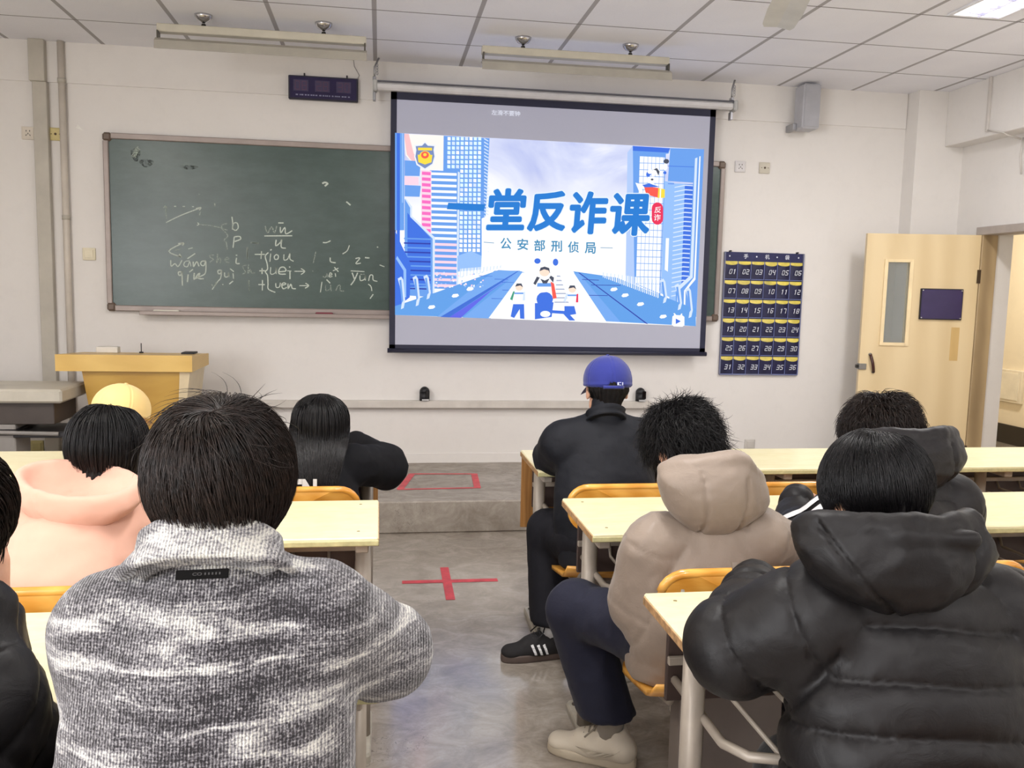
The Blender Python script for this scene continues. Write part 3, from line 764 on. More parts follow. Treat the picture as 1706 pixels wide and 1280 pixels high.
    gtext('\u5de6\u6ed1\u4e0d\u8981\u949f', 545, -52, 690, -26, CAP, .006, tilt=.05)
    o = b.build('projected_slide', root); o['label'] = 'bright blue city slide with bold blue title characters'
    # light spilling back into the room from the bright slide
    return root


scr = screen()
HS = mat('bracket_steel', (168, 168, 172), .35, .8)


def hang_bracket(x, label, name='screen_bracket'):
    r = empty(name, (x, -.13, 2.93), label, 'bracket')
    b = MB(); b.tube([(x, -.13, 2.93), (x, -.13, 3.0), (x + .03, -.10, 3.07)], .007, HS); b.build('hook', r)
    b = MB(); b.bb((x - .012, -.15, 2.913), (x + .012, -.11, 2.935), HS, .003); b.build('clamp', r)
    b = MB(); b.bb((x - .01, -.145, 2.775), (x + .01, -.10, 2.833), HS, .003); b.build('lower_stop', r)
    b = MB()
    for k in range(4): b.tube([(x + .018 + .006 * math.cos(a), -.13, 2.96 + k * .018 + .012 * math.sin(a)) for a in np.linspace(0, 6.28, 9)], .0025, HS, 5)
    b.build('chain', r)
hang_bracket(-.045, 'steel hook and chain above the left end of the screen housing')
hang_bracket(2.55, 'steel hook and chain above the right end of the screen housing')


# digital clock
def clock():
    x0, x1, z0, z1 = -.632, -.158, 2.775, 2.935
    r = empty('digital_clock', (-.39, 0, 2.85), 'dark digital wall clock with three red number windows, unlit', 'clock')
    b = MB(); b.bb((x0, -.05, z0), (x1, -.012, z1), mat('clock_case', (36, 32, 52), .35), .005); b.build('case', r)
    b = MB(); b.bb((x0 + .012, -.053, z0 + .01), (x1 - .012, -.049, z1 - .01), mat('clock_face', (44, 36, 76), .2)); b.build('face', r)
    D = mat('clock_digit_dim', (104, 66, 90), .4); DB = mat('clock_window', (70, 62, 96), .3)
    SEG = {'0': 'abcdef', '1': 'bc', '2': 'abged', '3': 'abgcd', '4': 'fgbc', '5': 'afgcd', '6': 'afgedc', '7': 'abc', '8': 'abcdefg', '9': 'abcdfg'}
    for i, txt in enumerate(('08', '28', '30')):
        xa = x0 + .035 + i * .145; b = MB(); b.bb((xa, -.056, z0 + .055), (xa + .1, -.052, z1 - .03), DB)
        for j, ch in enumerate(txt):
            cx = xa + .027 + j * .046; cz = (z0 + .055 + z1 - .03) / 2; w, h = .014, .028
            P = dict(a=((-w, h), (w, h)), b=((w, h), (w, 0)), c=((w, 0), (w, -h)), d=((-w, -h), (w, -h)), e=((-w, 0), (-w, -h)), f=((-w, h), (-w, 0)), g=((-w, 0), (w, 0)))
            for sname in SEG[ch]:
                (ax, az), (bx, bz) = P[sname]
                b.bb((cx + min(ax, bx) - .002, -.058, cz + min(az, bz) - .002), (cx + max(ax, bx) + .002, -.056, cz + max(az, bz) + .002), D)
        b.build('digit_window', r)
    b = MB(); LT = mat('clock_print', (140, 140, 170), .5); rg = random.Random(2)
    x = x0 + .05
    while x < x1 - .05:
        w = rg.uniform(.006, .016); b.bb((x, -.0545, z0 + .026), (x + w, -.0528, z0 + .034), LT); x += w + rg.uniform(.003, .012)
    b.build('print_line', r)
    for xx in (-.525, -.235):
        b = MB(); b.bb((xx - .005, -.03, z1), (xx + .005, -.02, z1 + .022), BLACK, .001); b.build('mounting_clip', r)
    b = MB(); b.tube([(-.165, -.02, z1), (-.15, -.015, z1 + .03), (-.185, -.015, z1 + .09), (-.19, -.014, z1 + .135)], .003, mat('thin_grey_wire', (170, 165, 165), .5), 6); b.build('power_wire', r)
clock()


# phone organiser with 36 pockets
SEG7 = {'0': 'abcdef', '1': 'bc', '2': 'abged', '3': 'abgcd', '4': 'fgbc', '5': 'afgcd', '6': 'afgedc', '7': 'abc', '8': 'abcdefg', '9': 'abcdfg'}
def organiser():
    x0, x1, z0, z1 = 2.605, 3.245, .882, 1.822
    r = empty('phone_organiser', ((x0 + x1) / 2, 0, 1.35), 'navy hanging phone organiser with numbered yellow-lipped pockets beside the door', 'organiser')
    NV = mat('organiser_navy', (38, 40, 88), .6, var=.12, vscale=12, bump=.3); BK = mat('organiser_edge', (120, 124, 150), .7)
    PVC = mat('pocket_navy', (30, 32, 70), .35, var=.18, vscale=9, bump=.2, bscale=18); YL = mat('pocket_lip_yellow', (222, 204, 92), .45, var=.15, vscale=14); SL = mat('pocket_seam_clear', (128, 140, 196), .4); WT = mat('print_white', (228, 232, 244), .5)
    def wav(x, z): return -.012 - .006 * math.sin((x - x0) * 9 + z * 3) * (1 if z > z0 + .02 else .6)
    b = MB(); n = 16
    vs = []; fs = []
    for j in range(n + 1):
        for i in range(n + 1):
            x = x0 + (x1 - x0) * i / n; z = z0 + (z1 - z0) * j / n; vs.append((x, wav(x, z), z))
    base = len(vs); vs += [(x, y + .004, z) for x, y, z in vs]
    for j in range(n):
        for i in range(n):
            a = j * (n + 1) + i; fs.append((a, a + 1, a + n + 2, a + n + 1)); fs.append((base + a, base + a + n + 1, base + a + n + 2, base + a + 1))
    b.add(vs, fs, NV)
    for xx in (x0 - .004, x1 - .004): b.bb((xx, -.022, z0), (xx + .008, -.004, z1), BK)
    b.bb((x0, -.022, z0 - .006), (x1, -.004, z0 + .004), BK)
    b.build('backing_cloth', r)
    b = MB(); zc = z1 - .032
    for k, ch in enumerate('\u624b\u673a\u888b'):
        cx = x0 + (.26, .53, .785)[k] * (x1 - x0)
        text_box(b, ch, WT, lambda u, v, cx=cx: (cx - .018 + .036 * u, -.021, zc - .017 + .036 * v), .012)
    for k in (.055, .395, .655, .93):
        cx = x0 + k * (x1 - x0); b.add([(cx + .006 * math.cos(a), -.021, zc + .006 * math.sin(a)) for a in np.linspace(0, 6.28, 10, endpoint=False)], [tuple(range(10))], WT)
    b.build('header_print', r)
    top = z1 - .062; ph = (top - z0) / 6; pw = (x1 - x0) / 6
    rng = random.Random(9)
    for row in range(6):
        for c_ in range(6):
            num = '%02d' % (row * 6 + c_ + 1)
            xa, xb = x0 + c_ * pw + .004, x0 + (c_ + 1) * pw - .003; zb = top - (row + 1) * ph + .006; zt = top - row * ph - .008
            sag = rng.uniform(.008, .016); bulge = rng.uniform(.010, .016)
            b = MB(); m = 8; vs = []; fs = []
            for j in range(5):
                v = j / 4
                for i in range(m + 1):
                    u = i / m; x = xa + (xb - xa) * u
                    zz = zb + (zt - zb - .016 - sag * math.sin(math.pi * u) ** .6) * v
                    vs.append((x, wav(x, zz) - .006 - bulge * math.sin(math.pi * u) * (.4 + .6 * v), zz))
            for j in range(4):
                for i in range(m): a = j * (m + 1) + i; fs.append((a, a + 1, a + m + 2, a + m + 1))
            b.add(vs, fs, PVC, True)
            # yellow inner lip, from the sagging edge up to the seam
            vs = []; fs = []
            for i in range(m + 1):
                u = i / m; x = xa + (xb - xa) * u; ze = zb + (zt - zb - .016 - sag * math.sin(math.pi * u) ** .6)
                vs += [(x, wav(x, ze) - .0065 - bulge * math.sin(math.pi * u), ze - .002), (x, wav(x, zt) - .004, zt)]
            for i in range(m): fs.append((2 * i, 2 * i + 2, 2 * i + 3, 2 * i + 1))
            b.add(vs, fs, YL, True)
            b.bb((xb - .0008, wav(xb, zb) - .010, zb - .002), (xb + .0022, wav(xb, zb) - .002, zt), SL); b.bb((xa, wav(xa, zb) - .012, zb - .006), (xb, wav(xb, zb) - .002, zb - .002), SL)
            for j, ch in enumerate(num):
                cx = (xa + xb) / 2 - .011 + j * .029; cz = zb + (zt - zb) * .40; w, h = .0085, .0165
                P = dict(a=((-w, h), (w, h)), b=((w, h), (w, 0)), c=((w, 0), (w, -h)), d=((-w, -h), (w, -h)), e=((-w, 0), (-w, -h)), f=((-w, h), (-w, 0)), g=((-w, 0), (w, 0)))
                segs = [P[s] for s in SEG7[ch]]
                if ch == '1': segs = [((w * .2, h), (w * .2, -h)), ((-w * .5, h * .7), (w * .2, h))]
                for (ax, az), (bx, bz) in segs:
                    L_ = math.hypot(bx - ax, bz - az); dx, dz = (bx - ax) / L_, (bz - az) / L_; hw = .0027
                    q = [(ax - dx * hw + -dz * hw, az - dz * hw + dx * hw), (ax - dx * hw + dz * hw, az - dz * hw - dx * hw), (bx + dx * hw + dz * hw, bz + dz * hw - dx * hw), (bx + dx * hw - dz * hw, bz + dz * hw + dx * hw)]
                    b.add([(cx + px_ + pz_ * .22, -.0385, cz + pz_) for px_, pz_ in q], [(0, 1, 2, 3)], WT)
            b.build('pocket', r)
    for xx in (x0 + .04, x1 - .055):
        b = MB(); b.tube([(xx, -.001, z1 + .006), (xx, -.03, z1 + .006)], .006, mat('dark_nail', (60, 58, 66), .4, .6), 8); b.build('nail', r)
organiser()


# ledge (cable trunk) and black sensor boxes
b = MB(); LG = mat('ledge_cream_paint', (206, 200, 192), .45)
b.bb((-1.36, -.05, .614), (2.058, 0, .67), LG, .004); b.bb((-1.36, -.052, .612), (2.058, -.046, .620), mat('ledge_edge_grey', (140, 132, 124), .6))
tag(b.build('wall_ledge', origin=(.35, 0, .64)), 'long cream cable trunk ledge running along the white wall under the screen', 'ledge')
def sensor(x, label):
    r = empty('sensor_box', (x, -.025, .67), label, 'sensor', 'black sensor boxes on the ledge')
    b = MB(); b.tube([(x, -.025, .67), (x, -.025, .73)], [.037, .037], BLACK, 20); b.lathe([(.037, .73), (.035, .748), (.026, .763), (.012, .772), (.001, .774)], BLACK, (x, -.025, 0), 20); b.build('housing', r)
    b = MB(); b.bb((x + .004, -.066, .69), (x + .034, -.056, .75), mat('sensor_dark_lens', (10, 10, 14), .1), .004); b.build('lens', r)
    b = MB(); b.bb((x - .02, -.064, .672), (x + .03, -.060, .685), mat('sensor_white_tag', (190, 190, 190), .5)); b.build('name_tag', r)
sensor(.33, 'small black dome-topped box on the wall ledge under the screen')
sensor(1.975, 'small black dome-topped box on the wall ledge beside the blue cap')
sensor(-1.31, 'small black dome-topped box on the wall ledge right beside the lectern')


# wall plates
def plate(x, z, rgb, label, holes, name='wall_socket', cat='socket', w=.084):
    r = empty(name, (x, 0, z), label, cat)
    m = mat('plate_%d_%d_%d' % rgb, rgb, .35); b = MB(); b.bb((x - w / 2, -.012, z - w / 2), (x + w / 2, 0, z + w / 2), m, .003); b.bb((x - w / 2 + .008, -.014, z - w / 2 + .008), (x + w / 2 - .008, -.011, z + w / 2 - .008), m, .002); b.build('plate', r)
    if holes == 5:
        b = MB(); H = mat('socket_slot_dark', (50, 46, 44), .6)
        for dx, dz, a in ((-.011, .014, 0), (.011, .014, 0), (-.012, -.014, .5), (.012, -.014, -.5), (0, -.004, 0)):
            b.box((x + dx, -.0145, z + dz), (.004, .003, .010), H, Matrix.Rotation(a, 3, 'Y'))
        b.build('slots', r)
    elif holes == 1:
        b = MB(); H = mat('socket_hole_brown', (84, 66, 48), .5)
        b.lathe([(.008, 0), (.008, .004), (.004, .005)], H, (x, -.013, z), 14, Matrix.Rotation(math.pi / 2, 3, 'X'))
        for s_ in (-.026, .026): b.lathe([(.0035, 0), (.0035, .002)], H, (x + s_, -.013, z), 8, Matrix.Rotation(math.pi / 2, 3, 'X'))
        b.build('jack', r)
    else:
        b = MB(); b.box((x, -.015, z), (w * .66, .008, w * .66), m, Matrix.Rotation(.06, 3, 'X'), .002); b.build('rocker', r)
plate(-2.332, 2.466, (222, 212, 198), 'white five-hole socket on the wall left of the grey trunking', 5)
plate(-2.160, 2.468, (206, 190, 128), 'yellowed round-jack plate between the trunking and the chalkboard', 1)
plate(2.694, 2.462, (214, 210, 210), 'white five-hole socket on the wall just right of the screen', 5)
plate(2.889, 2.461, (205, 198, 182), 'beige jack plate on the wall above the phone organiser', 1)
plate(-1.972, 1.675, (224, 214, 186), 'cream light switch on the wall left of the chalkboard', 0, 'light_switch', 'switch')
plate(-2.35, .337, (200, 188, 130), 'yellowed low socket on the wall behind the left table', 0)
plate(2.888, .326, (205, 200, 194), 'pale low socket on the wall under the phone organiser', 0)


# vertical trunking and pipe at the left
TG = mat('trunking_grey_paint', (186, 180, 168), .5, bump=.1)
b = MB(); b.bb((-2.30, -.06, 2.80), (-2.20, 0, CEIL), TG, .004); b.bb((-2.285, -.05, .2), (-2.195, 0, 2.80), TG, .004)
tag(b.build('cable_duct', origin=(-2.24, 0, .2)), 'wide grey vertical cable duct on the wall left of the chalkboard', 'cable duct')
b = MB(); b.tube([(-2.105, -.03, .2), (-2.105, -.03, CEIL)], .022, mat('pipe_white_paint', (205, 196, 184), .45), 14)
for z_ in (.9, 1.9, 2.8): b.tube([(-2.105, -.03, z_), (-2.105, -.03, z_ + .03)], .026, TG, 14); b.bb((-2.115, -.03, z_), (-2.095, 0, z_ + .03), TG)
tag(b.build('wall_pipe', origin=(-2.105, 0, .2)), 'narrow white vertical pipe beside the wide grey cable duct', 'pipe')
# paper scrap stuck on the wall, wire conduit on the beam
b = MB(); b.add([(-2.035, -.003, 2.515), (-1.985, -.004, 2.50), (-2.02, -.006, 2.54)], [(0, 1, 2)], mat('paper_white', (240, 238, 232), .8)); b.add([(-2.035, -.002, 2.515), (-2.02, -.005, 2.54), (-1.985, -.003, 2.50)], [(0, 1, 2)], mat('paper_white', (240, 238, 232), .8))
tag(b.build('paper_scrap', origin=(-2.01, 0, 2.52)), 'tiny white scrap of paper stuck on the wall', 'paper')
b = MB(); CW = mat('conduit_white', (206, 200, 194), .45)
b.bb((4.255, -.64, 2.69), (4.275, -.615, CEIL), CW, .003); b.tube([(4.262, -.63, 2.70), (4.262, -.80, 2.655), (4.30, -.80, 2.64), (4.40, -.80, 2.62)], .006, CW, 8); b.tube([(4.42, -.80, 2.63), (4.41, -.80, 2.5), (4.42, -.81, 2.38)], .006, CW, 8)
tag(b.build('conduit', origin=(4.26, -.63, 2.7)), 'thin white conduit hanging down the beam above the open door', 'conduit')


# wall speaker
r = empty('wall_speaker', (3.14, -.05, 2.85), 'grey column loudspeaker mounted high on the wall right of the screen', 'speaker')
SG = mat('speaker_grey', (184, 184, 190), .5); b = MB(); b.bb((3.075, -.21, 2.73), (3.21, -.06, 3.055), SG, .012); b.build('cabinet', r)
b = MB(); b.bb((3.083, -.216, 2.745), (3.202, -.209, 3.045), mat('speaker_grille', (178, 178, 184), .8, bump=.8, bscale=300), .002); b.build('grille', r)
b = MB(); b.bb((3.045, -.12, 2.73), (3.077, -.0, 2.78), HS, .003); b.build('bracket', r)


# hanging chalkboard lamps (switched off)
def board_lamp(x0, x1, Y, label):
    r = empty('hanging_lamp', ((x0 + x1) / 2, Y, CEIL), label, 'lamp', 'unlit lamps hanging over the chalkboard')
    CH = mat('lamp_channel_cream', (196, 190, 174), .45); RF = mat('lamp_reflector_grey', (168, 163, 152), .4)
    CR = mat('chrome', (200, 200, 205), .12, 1.0, var=0)
    b = MB(); b.bb((x0, Y - .03, 2.955), (x1, Y + .03, 3.002), CH, .004); b.build('channel', r)
    # reflector: bent sheet, two faces
    b = MB(); pr = [(Y - .045, 2.915), (Y - .075, 2.895), (Y - .085, 2.845), (Y - .081, 2.845), (Y - .071, 2.892), (Y - .043, 2.911)]
    n = len(pr); vs = [(x, y, z) for x in (x0 - .004, x1 + .004) for y, z in pr]
    b.add(vs, [tuple(range(n)), tuple(range(2 * n - 1, n - 1, -1))] + [(k, k + n, (k + 1) % n + n, (k + 1) % n) for k in range(n)], RF)
    b.bb((x0 - .004, Y - .02, 2.90), (x1 + .004, Y - .0, 2.906), RF)
    b.build('reflector', r)
    b = MB(); b.tube([(x0 + .03, Y - .045, 2.892), (x1 - .03, Y - .045, 2.892)], .011, mat('lamp_tube_white', (232, 232, 236), .3), 12); b.build('fluorescent_tube', r)
    for xx in (x0 + .004, x1 - .012):
        b = MB(); b.bb((xx, Y - .05, 2.90), (xx + .008, Y + .012, 2.958), mat('lamp_clip_dark', (92, 88, 80), .4, .6), .001); b.build('end_bracket', r)
    for f_ in (.215, .79):
        cx = x0 + (x1 - x0) * f_; b = MB()
        b.lathe([(.052, CEIL), (.05, CEIL - .012), (.036, CEIL - .03), (.014, CEIL - .040), (.009, CEIL - .046)], CR, (cx, Y, 0), 24)
        b.tube([(cx, Y, CEIL - .045), (cx, Y, 3.0)], .006, CR, 8); b.lathe([(.012, 3.0), (.014, 3.008), (.012, 3.018)], mat('dark_nut', (50, 48, 46), .4, .5), (cx, Y, 0), 12)
        b.build('ceiling_cup', r)
    return r
board_lamp(-1.30, -.09, -.83, 'unlit cream strip lamp on two chrome cups, above the chalkboard left of the screen')
board_lamp(.62, 1.83, -.81, 'unlit cream strip lamp on two chrome cups, in front of the projection screen')


# recessed lit troffers
def troffer(x0, y0, label, power, tint=(1.0, .98, .97)):
    x1, y1 = x0 + .30, y0 + 1.2
    r = empty('ceiling_troffer', (x0 + .15, y0 + .6, CEIL), label, 'ceiling light', 'lit ceiling troffers')
    b = MB(); WF = mat('troffer_white', (236, 236, 240), .35)
    for a, c_ in (((x0 - .012, y0 - .012, CEIL - .012), (x0 + .008, y1 + .012, CEIL)), ((x1 - .008, y0 - .012, CEIL - .012), (x1 + .012, y1 + .012, CEIL)),
                  ((x0, y0 - .012, CEIL - .012), (x1, y0 + .008, CEIL)), ((x0, y1 - .008, CEIL - .012), (x1, y1 + .012, CEIL))): b.bb(a, c_, WF, .002)
    b.build('frame', r)
    b = MB(); em = NT('troffer_tube_glow') if 'ttg' not in MATS else None
    if em: em.set(col=(1, 1, 1), ec=(1.0, .97, 1.0), es=1.5); MATS['ttg'] = em.m
    b.bb((x0 + .01, y0 + .01, CEIL - .004), (x1 - .01, y1 - .01, CEIL - .001), MATS['ttg']); b.build('lit_panel', r)
    b = MB(); LV = mat('louvre_silver', (214, 214, 235), .25, .3)
    for k in range(10):
        y = y0 + .06 + k * .12; b.box((x0 + .15, y, CEIL - .012), (.25, .003, .016), LV, Matrix.Rotation(.25 if k % 2 else -.25, 3, 'Z'))
    b.box((x0 + .15, y0 + .6, CEIL - .012), (.003, 1.16, .016), LV); b.build('louvre', r)
    la = bpy.data.lights.new('troffer_light', 'AREA'); la.shape = 'RECTANGLE'; la.size = .28; la.size_y = 1.15; la.energy = power; la.color = tint
    lo = bpy.data.objects.new('troffer_light', la); COL.objects.link(lo); lo.parent = r; lo.location = (0, 0, -.03)
    return r
troffer(3.11, -3.01, 'lit louvred ceiling light at the upper right above the door side', LAMP_POWER)
if True:
    for (tx, ty, lb) in ((-2.6, -4.6, 'lit ceiling light over the left desks'), (.35, -4.6, 'lit ceiling light over the aisle'), (-2.6, -7.6, 'lit ceiling light at the back left of the room'),
                         (.35, -7.6, 'lit ceiling light at the back over the aisle'), (3.11, -7.6, 'lit ceiling light at the back right of the room')):
        troffer(tx, ty, lb, LAMP_POWER, (1.0, .94, .87) if tx < 0 else (1.0, .975, .955))


# ceiling fan, only one blade and its hub edge show
r = empty('ceiling_fan', (1.62, -3.02, CEIL), 'white ceiling fan with one blade reaching in over the room', 'fan')
FW_ = mat('fan_white', (206, 206, 204), .35); fx, fy, fz = 1.63, -3.03, 2.74
b = MB(); b.lathe([(.0, .06), (.06, .055), (.10, .03), (.105, -.01), (.07, -.045), (.0, -.05)], FW_, (fx, fy, fz), 28); b.build('motor_hub', r)
b = MB(); b.tube([(fx, fy, fz + .05), (fx, fy, CEIL)], .012, FW_, 10); b.lathe([(.05, CEIL), (.045, CEIL - .03), (.015, CEIL - .05)], FW_, (fx, fy, 0), 16); b.build('down_rod', r)
a0 = math.atan2(-2.42 - fy, 1.82 - fx)
for k in range(3):
    a = a0 + k * 2 * math.pi / 3; R_ = Matrix.Rotation(a, 3, 'Z') @ Matrix.Rotation(.16, 3, 'X')
    b = MB(); vs = []; st = ((.16, .055), (.22, .072), (.40, .078), (.60, .072), (.645, .06))
    for (x, w) in st: vs += [R_ @ Vector((x, -w, -.001)) , R_ @ Vector((x, 0, .006)), R_ @ Vector((x, w, -.001)), R_ @ Vector((x, w, -.006)), R_ @ Vector((x, 0, .001)), R_ @ Vector((x, -w, -.006))]
    vs = [v + Vector((fx, fy, fz)) for v in vs]; fs = []
    for i in range(len(st) - 1):
        for q in range(6): fs.append((i * 6 + q, i * 6 + (q + 1) % 6, (i + 1) * 6 + (q + 1) % 6, (i + 1) * 6 + q))
    fs += [tuple(range(6)), tuple(range(6 * (len(st) - 1), 6 * len(st)))]
    b.add(vs, fs, FW_); bl = b.build('blade', r)
    b = MB(); b.tube([Vector((fx, fy, fz)) + R_ @ Vector((.09, 0, 0)), Vector((fx, fy, fz)) + R_ @ Vector((.2, 0, -.004))], .014, mat('brass_bracket', (176, 148, 92), .3, .8), 8); b.build('blade_bracket', r)


# tape marks on the floor
TP = mat('red_tape', (214, 74, 84), .5, var=.15, vscale=15)
def tape(pts, z, m, name, label):
    b = MB()
    for (x0, y0, x1, y1, w) in pts:
        d = math.hypot(x1 - x0, y1 - y0); nx, ny = -(y1 - y0) / d * w / 2, (x1 - x0) / d * w / 2
        z += .0003
        b.add([(x0 + nx, y0 + ny, z), (x0 - nx, y0 - ny, z), (x1 - nx, y1 - ny, z), (x1 + nx, y1 + ny, z)], [(0, 1, 2, 3)], m)
        b.add([(x0 + nx, y0 + ny, z - .0008), (x0 - nx, y0 - ny, z - .0008), (x1 - nx, y1 - ny, z - .0008), (x1 + nx, y1 + ny, z - .0008)], [(3, 2, 1, 0)], m)
    tag(b.build(name, origin=((pts[0][0] + pts[0][2]) / 2, (pts[0][1] + pts[0][3]) / 2, z)), label, 'floor tape')
tape([(.121, -2.063, .612, -2.068, .045), (.352, -1.845, .347, -2.335, .045)], .0012, TP, 'tape_cross', 'red tape cross stuck on the aisle floor')
tape([(.215, -.395, .67, -.415, .03), (.119, -.86, .66, -.84, .03), (.23, -.395, .135, -.86, .045), (.665, -.41, .64, -.84, .045)], .2012, TP, 'tape_rectangle', 'red tape rectangle outlined on the platform floor')


# lectern (tapered, yellow wood) and grey table
LW = m_wood('lectern_yellow_wood', (178, 136, 54), (196, 156, 70), (.5, .5, 2), .35, ws=1.5); LE = m_wood('lectern_edge_wood', (208, 168, 84), (222, 184, 100), (.5, .5, 2), .35, ws=1.5)
r = empty('lectern', (-1.48, -.65, .2), 'yellow wooden lectern with overhanging top, standing on the platform', 'lectern')
def bent(b, ring0, ring1, m):
    n = len(ring0); vs = list(ring0) + list(ring1); b.add(vs, [tuple(range(n)), tuple(range(2 * n - 1, n - 1, -1))] + [(k, (k + 1) % n, (k + 1) % n + n, k + n) for k in range(n)], m)
b = MB(); y0, y1 = -.90, -.38; xa, xb = -1.905, -1.125
bent(b, [(xa, y0, .955), (xb, y0, .955), (xb, y1, .955), (xa, y1, .955)], [(xa, y0, 1.055), (xb, y0, 1.055), (xb, y1, 1.03), (xa, y1, 1.03)], LE)
b.build('top', r)
b = MB(); bent(b, [(-1.66, -.84, .2), (-1.24, -.84, .2), (-1.24, -.46, .2), (-1.66, -.46, .2)], [(-1.77, -.86, .955), (-1.2, -.86, .955), (-1.2, -.42, .955), (-1.77, -.42, .955)], LW); b.build('body', r)
b = MB(); LP = mat('lectern_pale_side', (214, 196, 160), .4)
bent(b, [(-1.245, -.85, .2), (-1.232, -.85, .2), (-1.232, -.45, .2), (-1.245, -.45, .2)], [(-1.205, -.87, .955), (-1.145, -.87, .955), (-1.145, -.41, .955), (-1.205, -.41, .955)], LP); b.build('side_panel', r)
b = MB(); b.bb((-1.79, -.52, 1.036), (-1.66, -.45, 1.075), mat('paper_stack_white', (226, 222, 214), .7), .004); tag(b.build('paper_stack', origin=(-1.72, -.5, 1.036)), 'white paper pile on top of the lectern at its left end', 'paper')
b = MB(); b.tube([(-1.52, -.5, 1.04), (-1.52, -.5, 1.1)], .003, BLACK, 6); b.lathe([(.015, 1.037), (.012, 1.045)], BLACK, (-1.52, -.5, 0), 12); tag(b.build('microphone_stub', origin=(-1.52, -.5, 1.04)), 'thin dark stub standing on the middle of the lectern top', 'microphone')
b = MB(); b.bb((-1.25, -.62, 1.04), (-1.17, -.5, 1.052), BLACK, .003); tag(b.build('remote_control', origin=(-1.2, -.56, 1.045)), 'small dark flat object on the lectern top at its right end', 'remote control')
r = empty('side_table', (-2.4, -1.25, .2), 'grey-white table with a dark keyboard tray, left of the lectern', 'table')
TT = mat('table_top_greige', (196, 190, 176), .4); TD = mat('table_dark_body', (72, 64, 60), .5); TL_ = mat('table_leg_grey', (150, 146, 142), .4)
b = MB(); b.bb((-3.3, -1.12, .79), (-1.80, -.66, .87), TT, .012); b.build('tabletop', r)
b = MB(); b.bb((-3.25, -1.07, .66), (-1.86, -.70, .79), TD, .004); b.build('apron', r)
b = MB(); b.bb((-2.08, -1.09, .585), (-1.78, -.75, .62), mat('tray_black', (40, 38, 40), .4), .004); b.bb((-3.1, -1.09, .60), (-2.06, -.75, .635), mat('tray_black', (40, 38, 40), .4), .004); b.build('keyboard_tray', r)
b = MB(); b.tube([(-2.9, -1.1, .64), (-1.83, -1.1, .61)], .012, TL_, 8); b.build('tray_rail', r)
for (xx, yy) in ((-2.13, -.98), (-3.1, -.98)):
    b = MB(); b.bb((xx - .06, yy - .1, .2), (xx + .06, yy + .12, .66), TL_, .006); b.build('leg', r)

# ------------------------------------------------------------------ rows of desks with fixed folding seats
t = NT('desk_laminate'); n = t.noise(2.2, 6, .6, t.coord((1, 7, 7)), 1.0); n2 = t.noise(14, 5, .7, t.coord((1, 3, 3)))
c_ = t.mix(.5, t.ramp(n, [(.3, lin((232, 221, 172))), (.7, lin((244, 237, 200)))]), t.ramp(n2, [(.3, lin((228, 216, 168))), (.7, lin((246, 240, 206)))]))
t.set(col=c_, rough=.32, spec=.5, coat=.15); LAM = t.m
EDGE = mat('desk_edge_band', (196, 190, 142), .45, var=.12, vscale=30)
LEG = mat('desk_steel_grey', (168, 158, 146), .4, .15, var=.08, vscale=8)
FOOT = mat('foot_plate_grey', (186, 180, 166), .4, .2, var=.1, vscale=20)
DARKIN = mat('desk_shelf_dark', (72, 58, 54), .5)
FRONTW = m_wood('modesty_panel_wood', (160, 112, 60), (182, 132, 76), (6, 6, 1), .45)
SEATW = m_wood('seat_honey_wood', (208, 142, 54), (232, 172, 82), (1, 6, 6), .25, .35, 2.5)


def leg_unit(x, yf, root, s, front=True):
    """steel end frame of a desk: upright on a screwed floor plate"""
    b = MB(); yl = yf - .215
    b.tube([(x, yl - .02, .735), (x, yl - .02, .03)], .026, LEG, 12)
    b.bb((x - .02, yf - .42, .70), (x + .02, yf - .04, .738), LEG, .004)
    lg = b.build('leg', root)
    b = MB(); pl = [(x + .03 * math.cos(a) * 1.0, (yl + .0) + (.13 if math.sin(a) > 0 else -.13) + .03 * math.sin(a)) for a in np.linspace(.0001, 2 * math.pi, 17)[:-1]]
    n_ = len(pl); vs = [(px_, py_, z_) for z_ in (.0, .022) for px_, py_ in pl] + [(x + (px_ - x) * .85, yl + (py_ - yl) * .97, .03) for px_, py_ in pl]
    fs = [tuple(range(n_ - 1, -1, -1)), tuple(range(2 * n_, 3 * n_))]
    for lv in (0, 1): fs += [(lv * n_ + k, lv * n_ + (k + 1) % n_, (lv + 1) * n_ + (k + 1) % n_, (lv + 1) * n_ + k) for k in range(n_)]
    b.add(vs, fs, FOOT)
    for dy in (-.12, .12): b.lathe([(.012, .03), (.012, .034), (.006, .036)], mat('bolt_dark', (96, 90, 84), .4, .7), (x, yl + dy, 0), 10)
    b.build('foot_plate', lg)


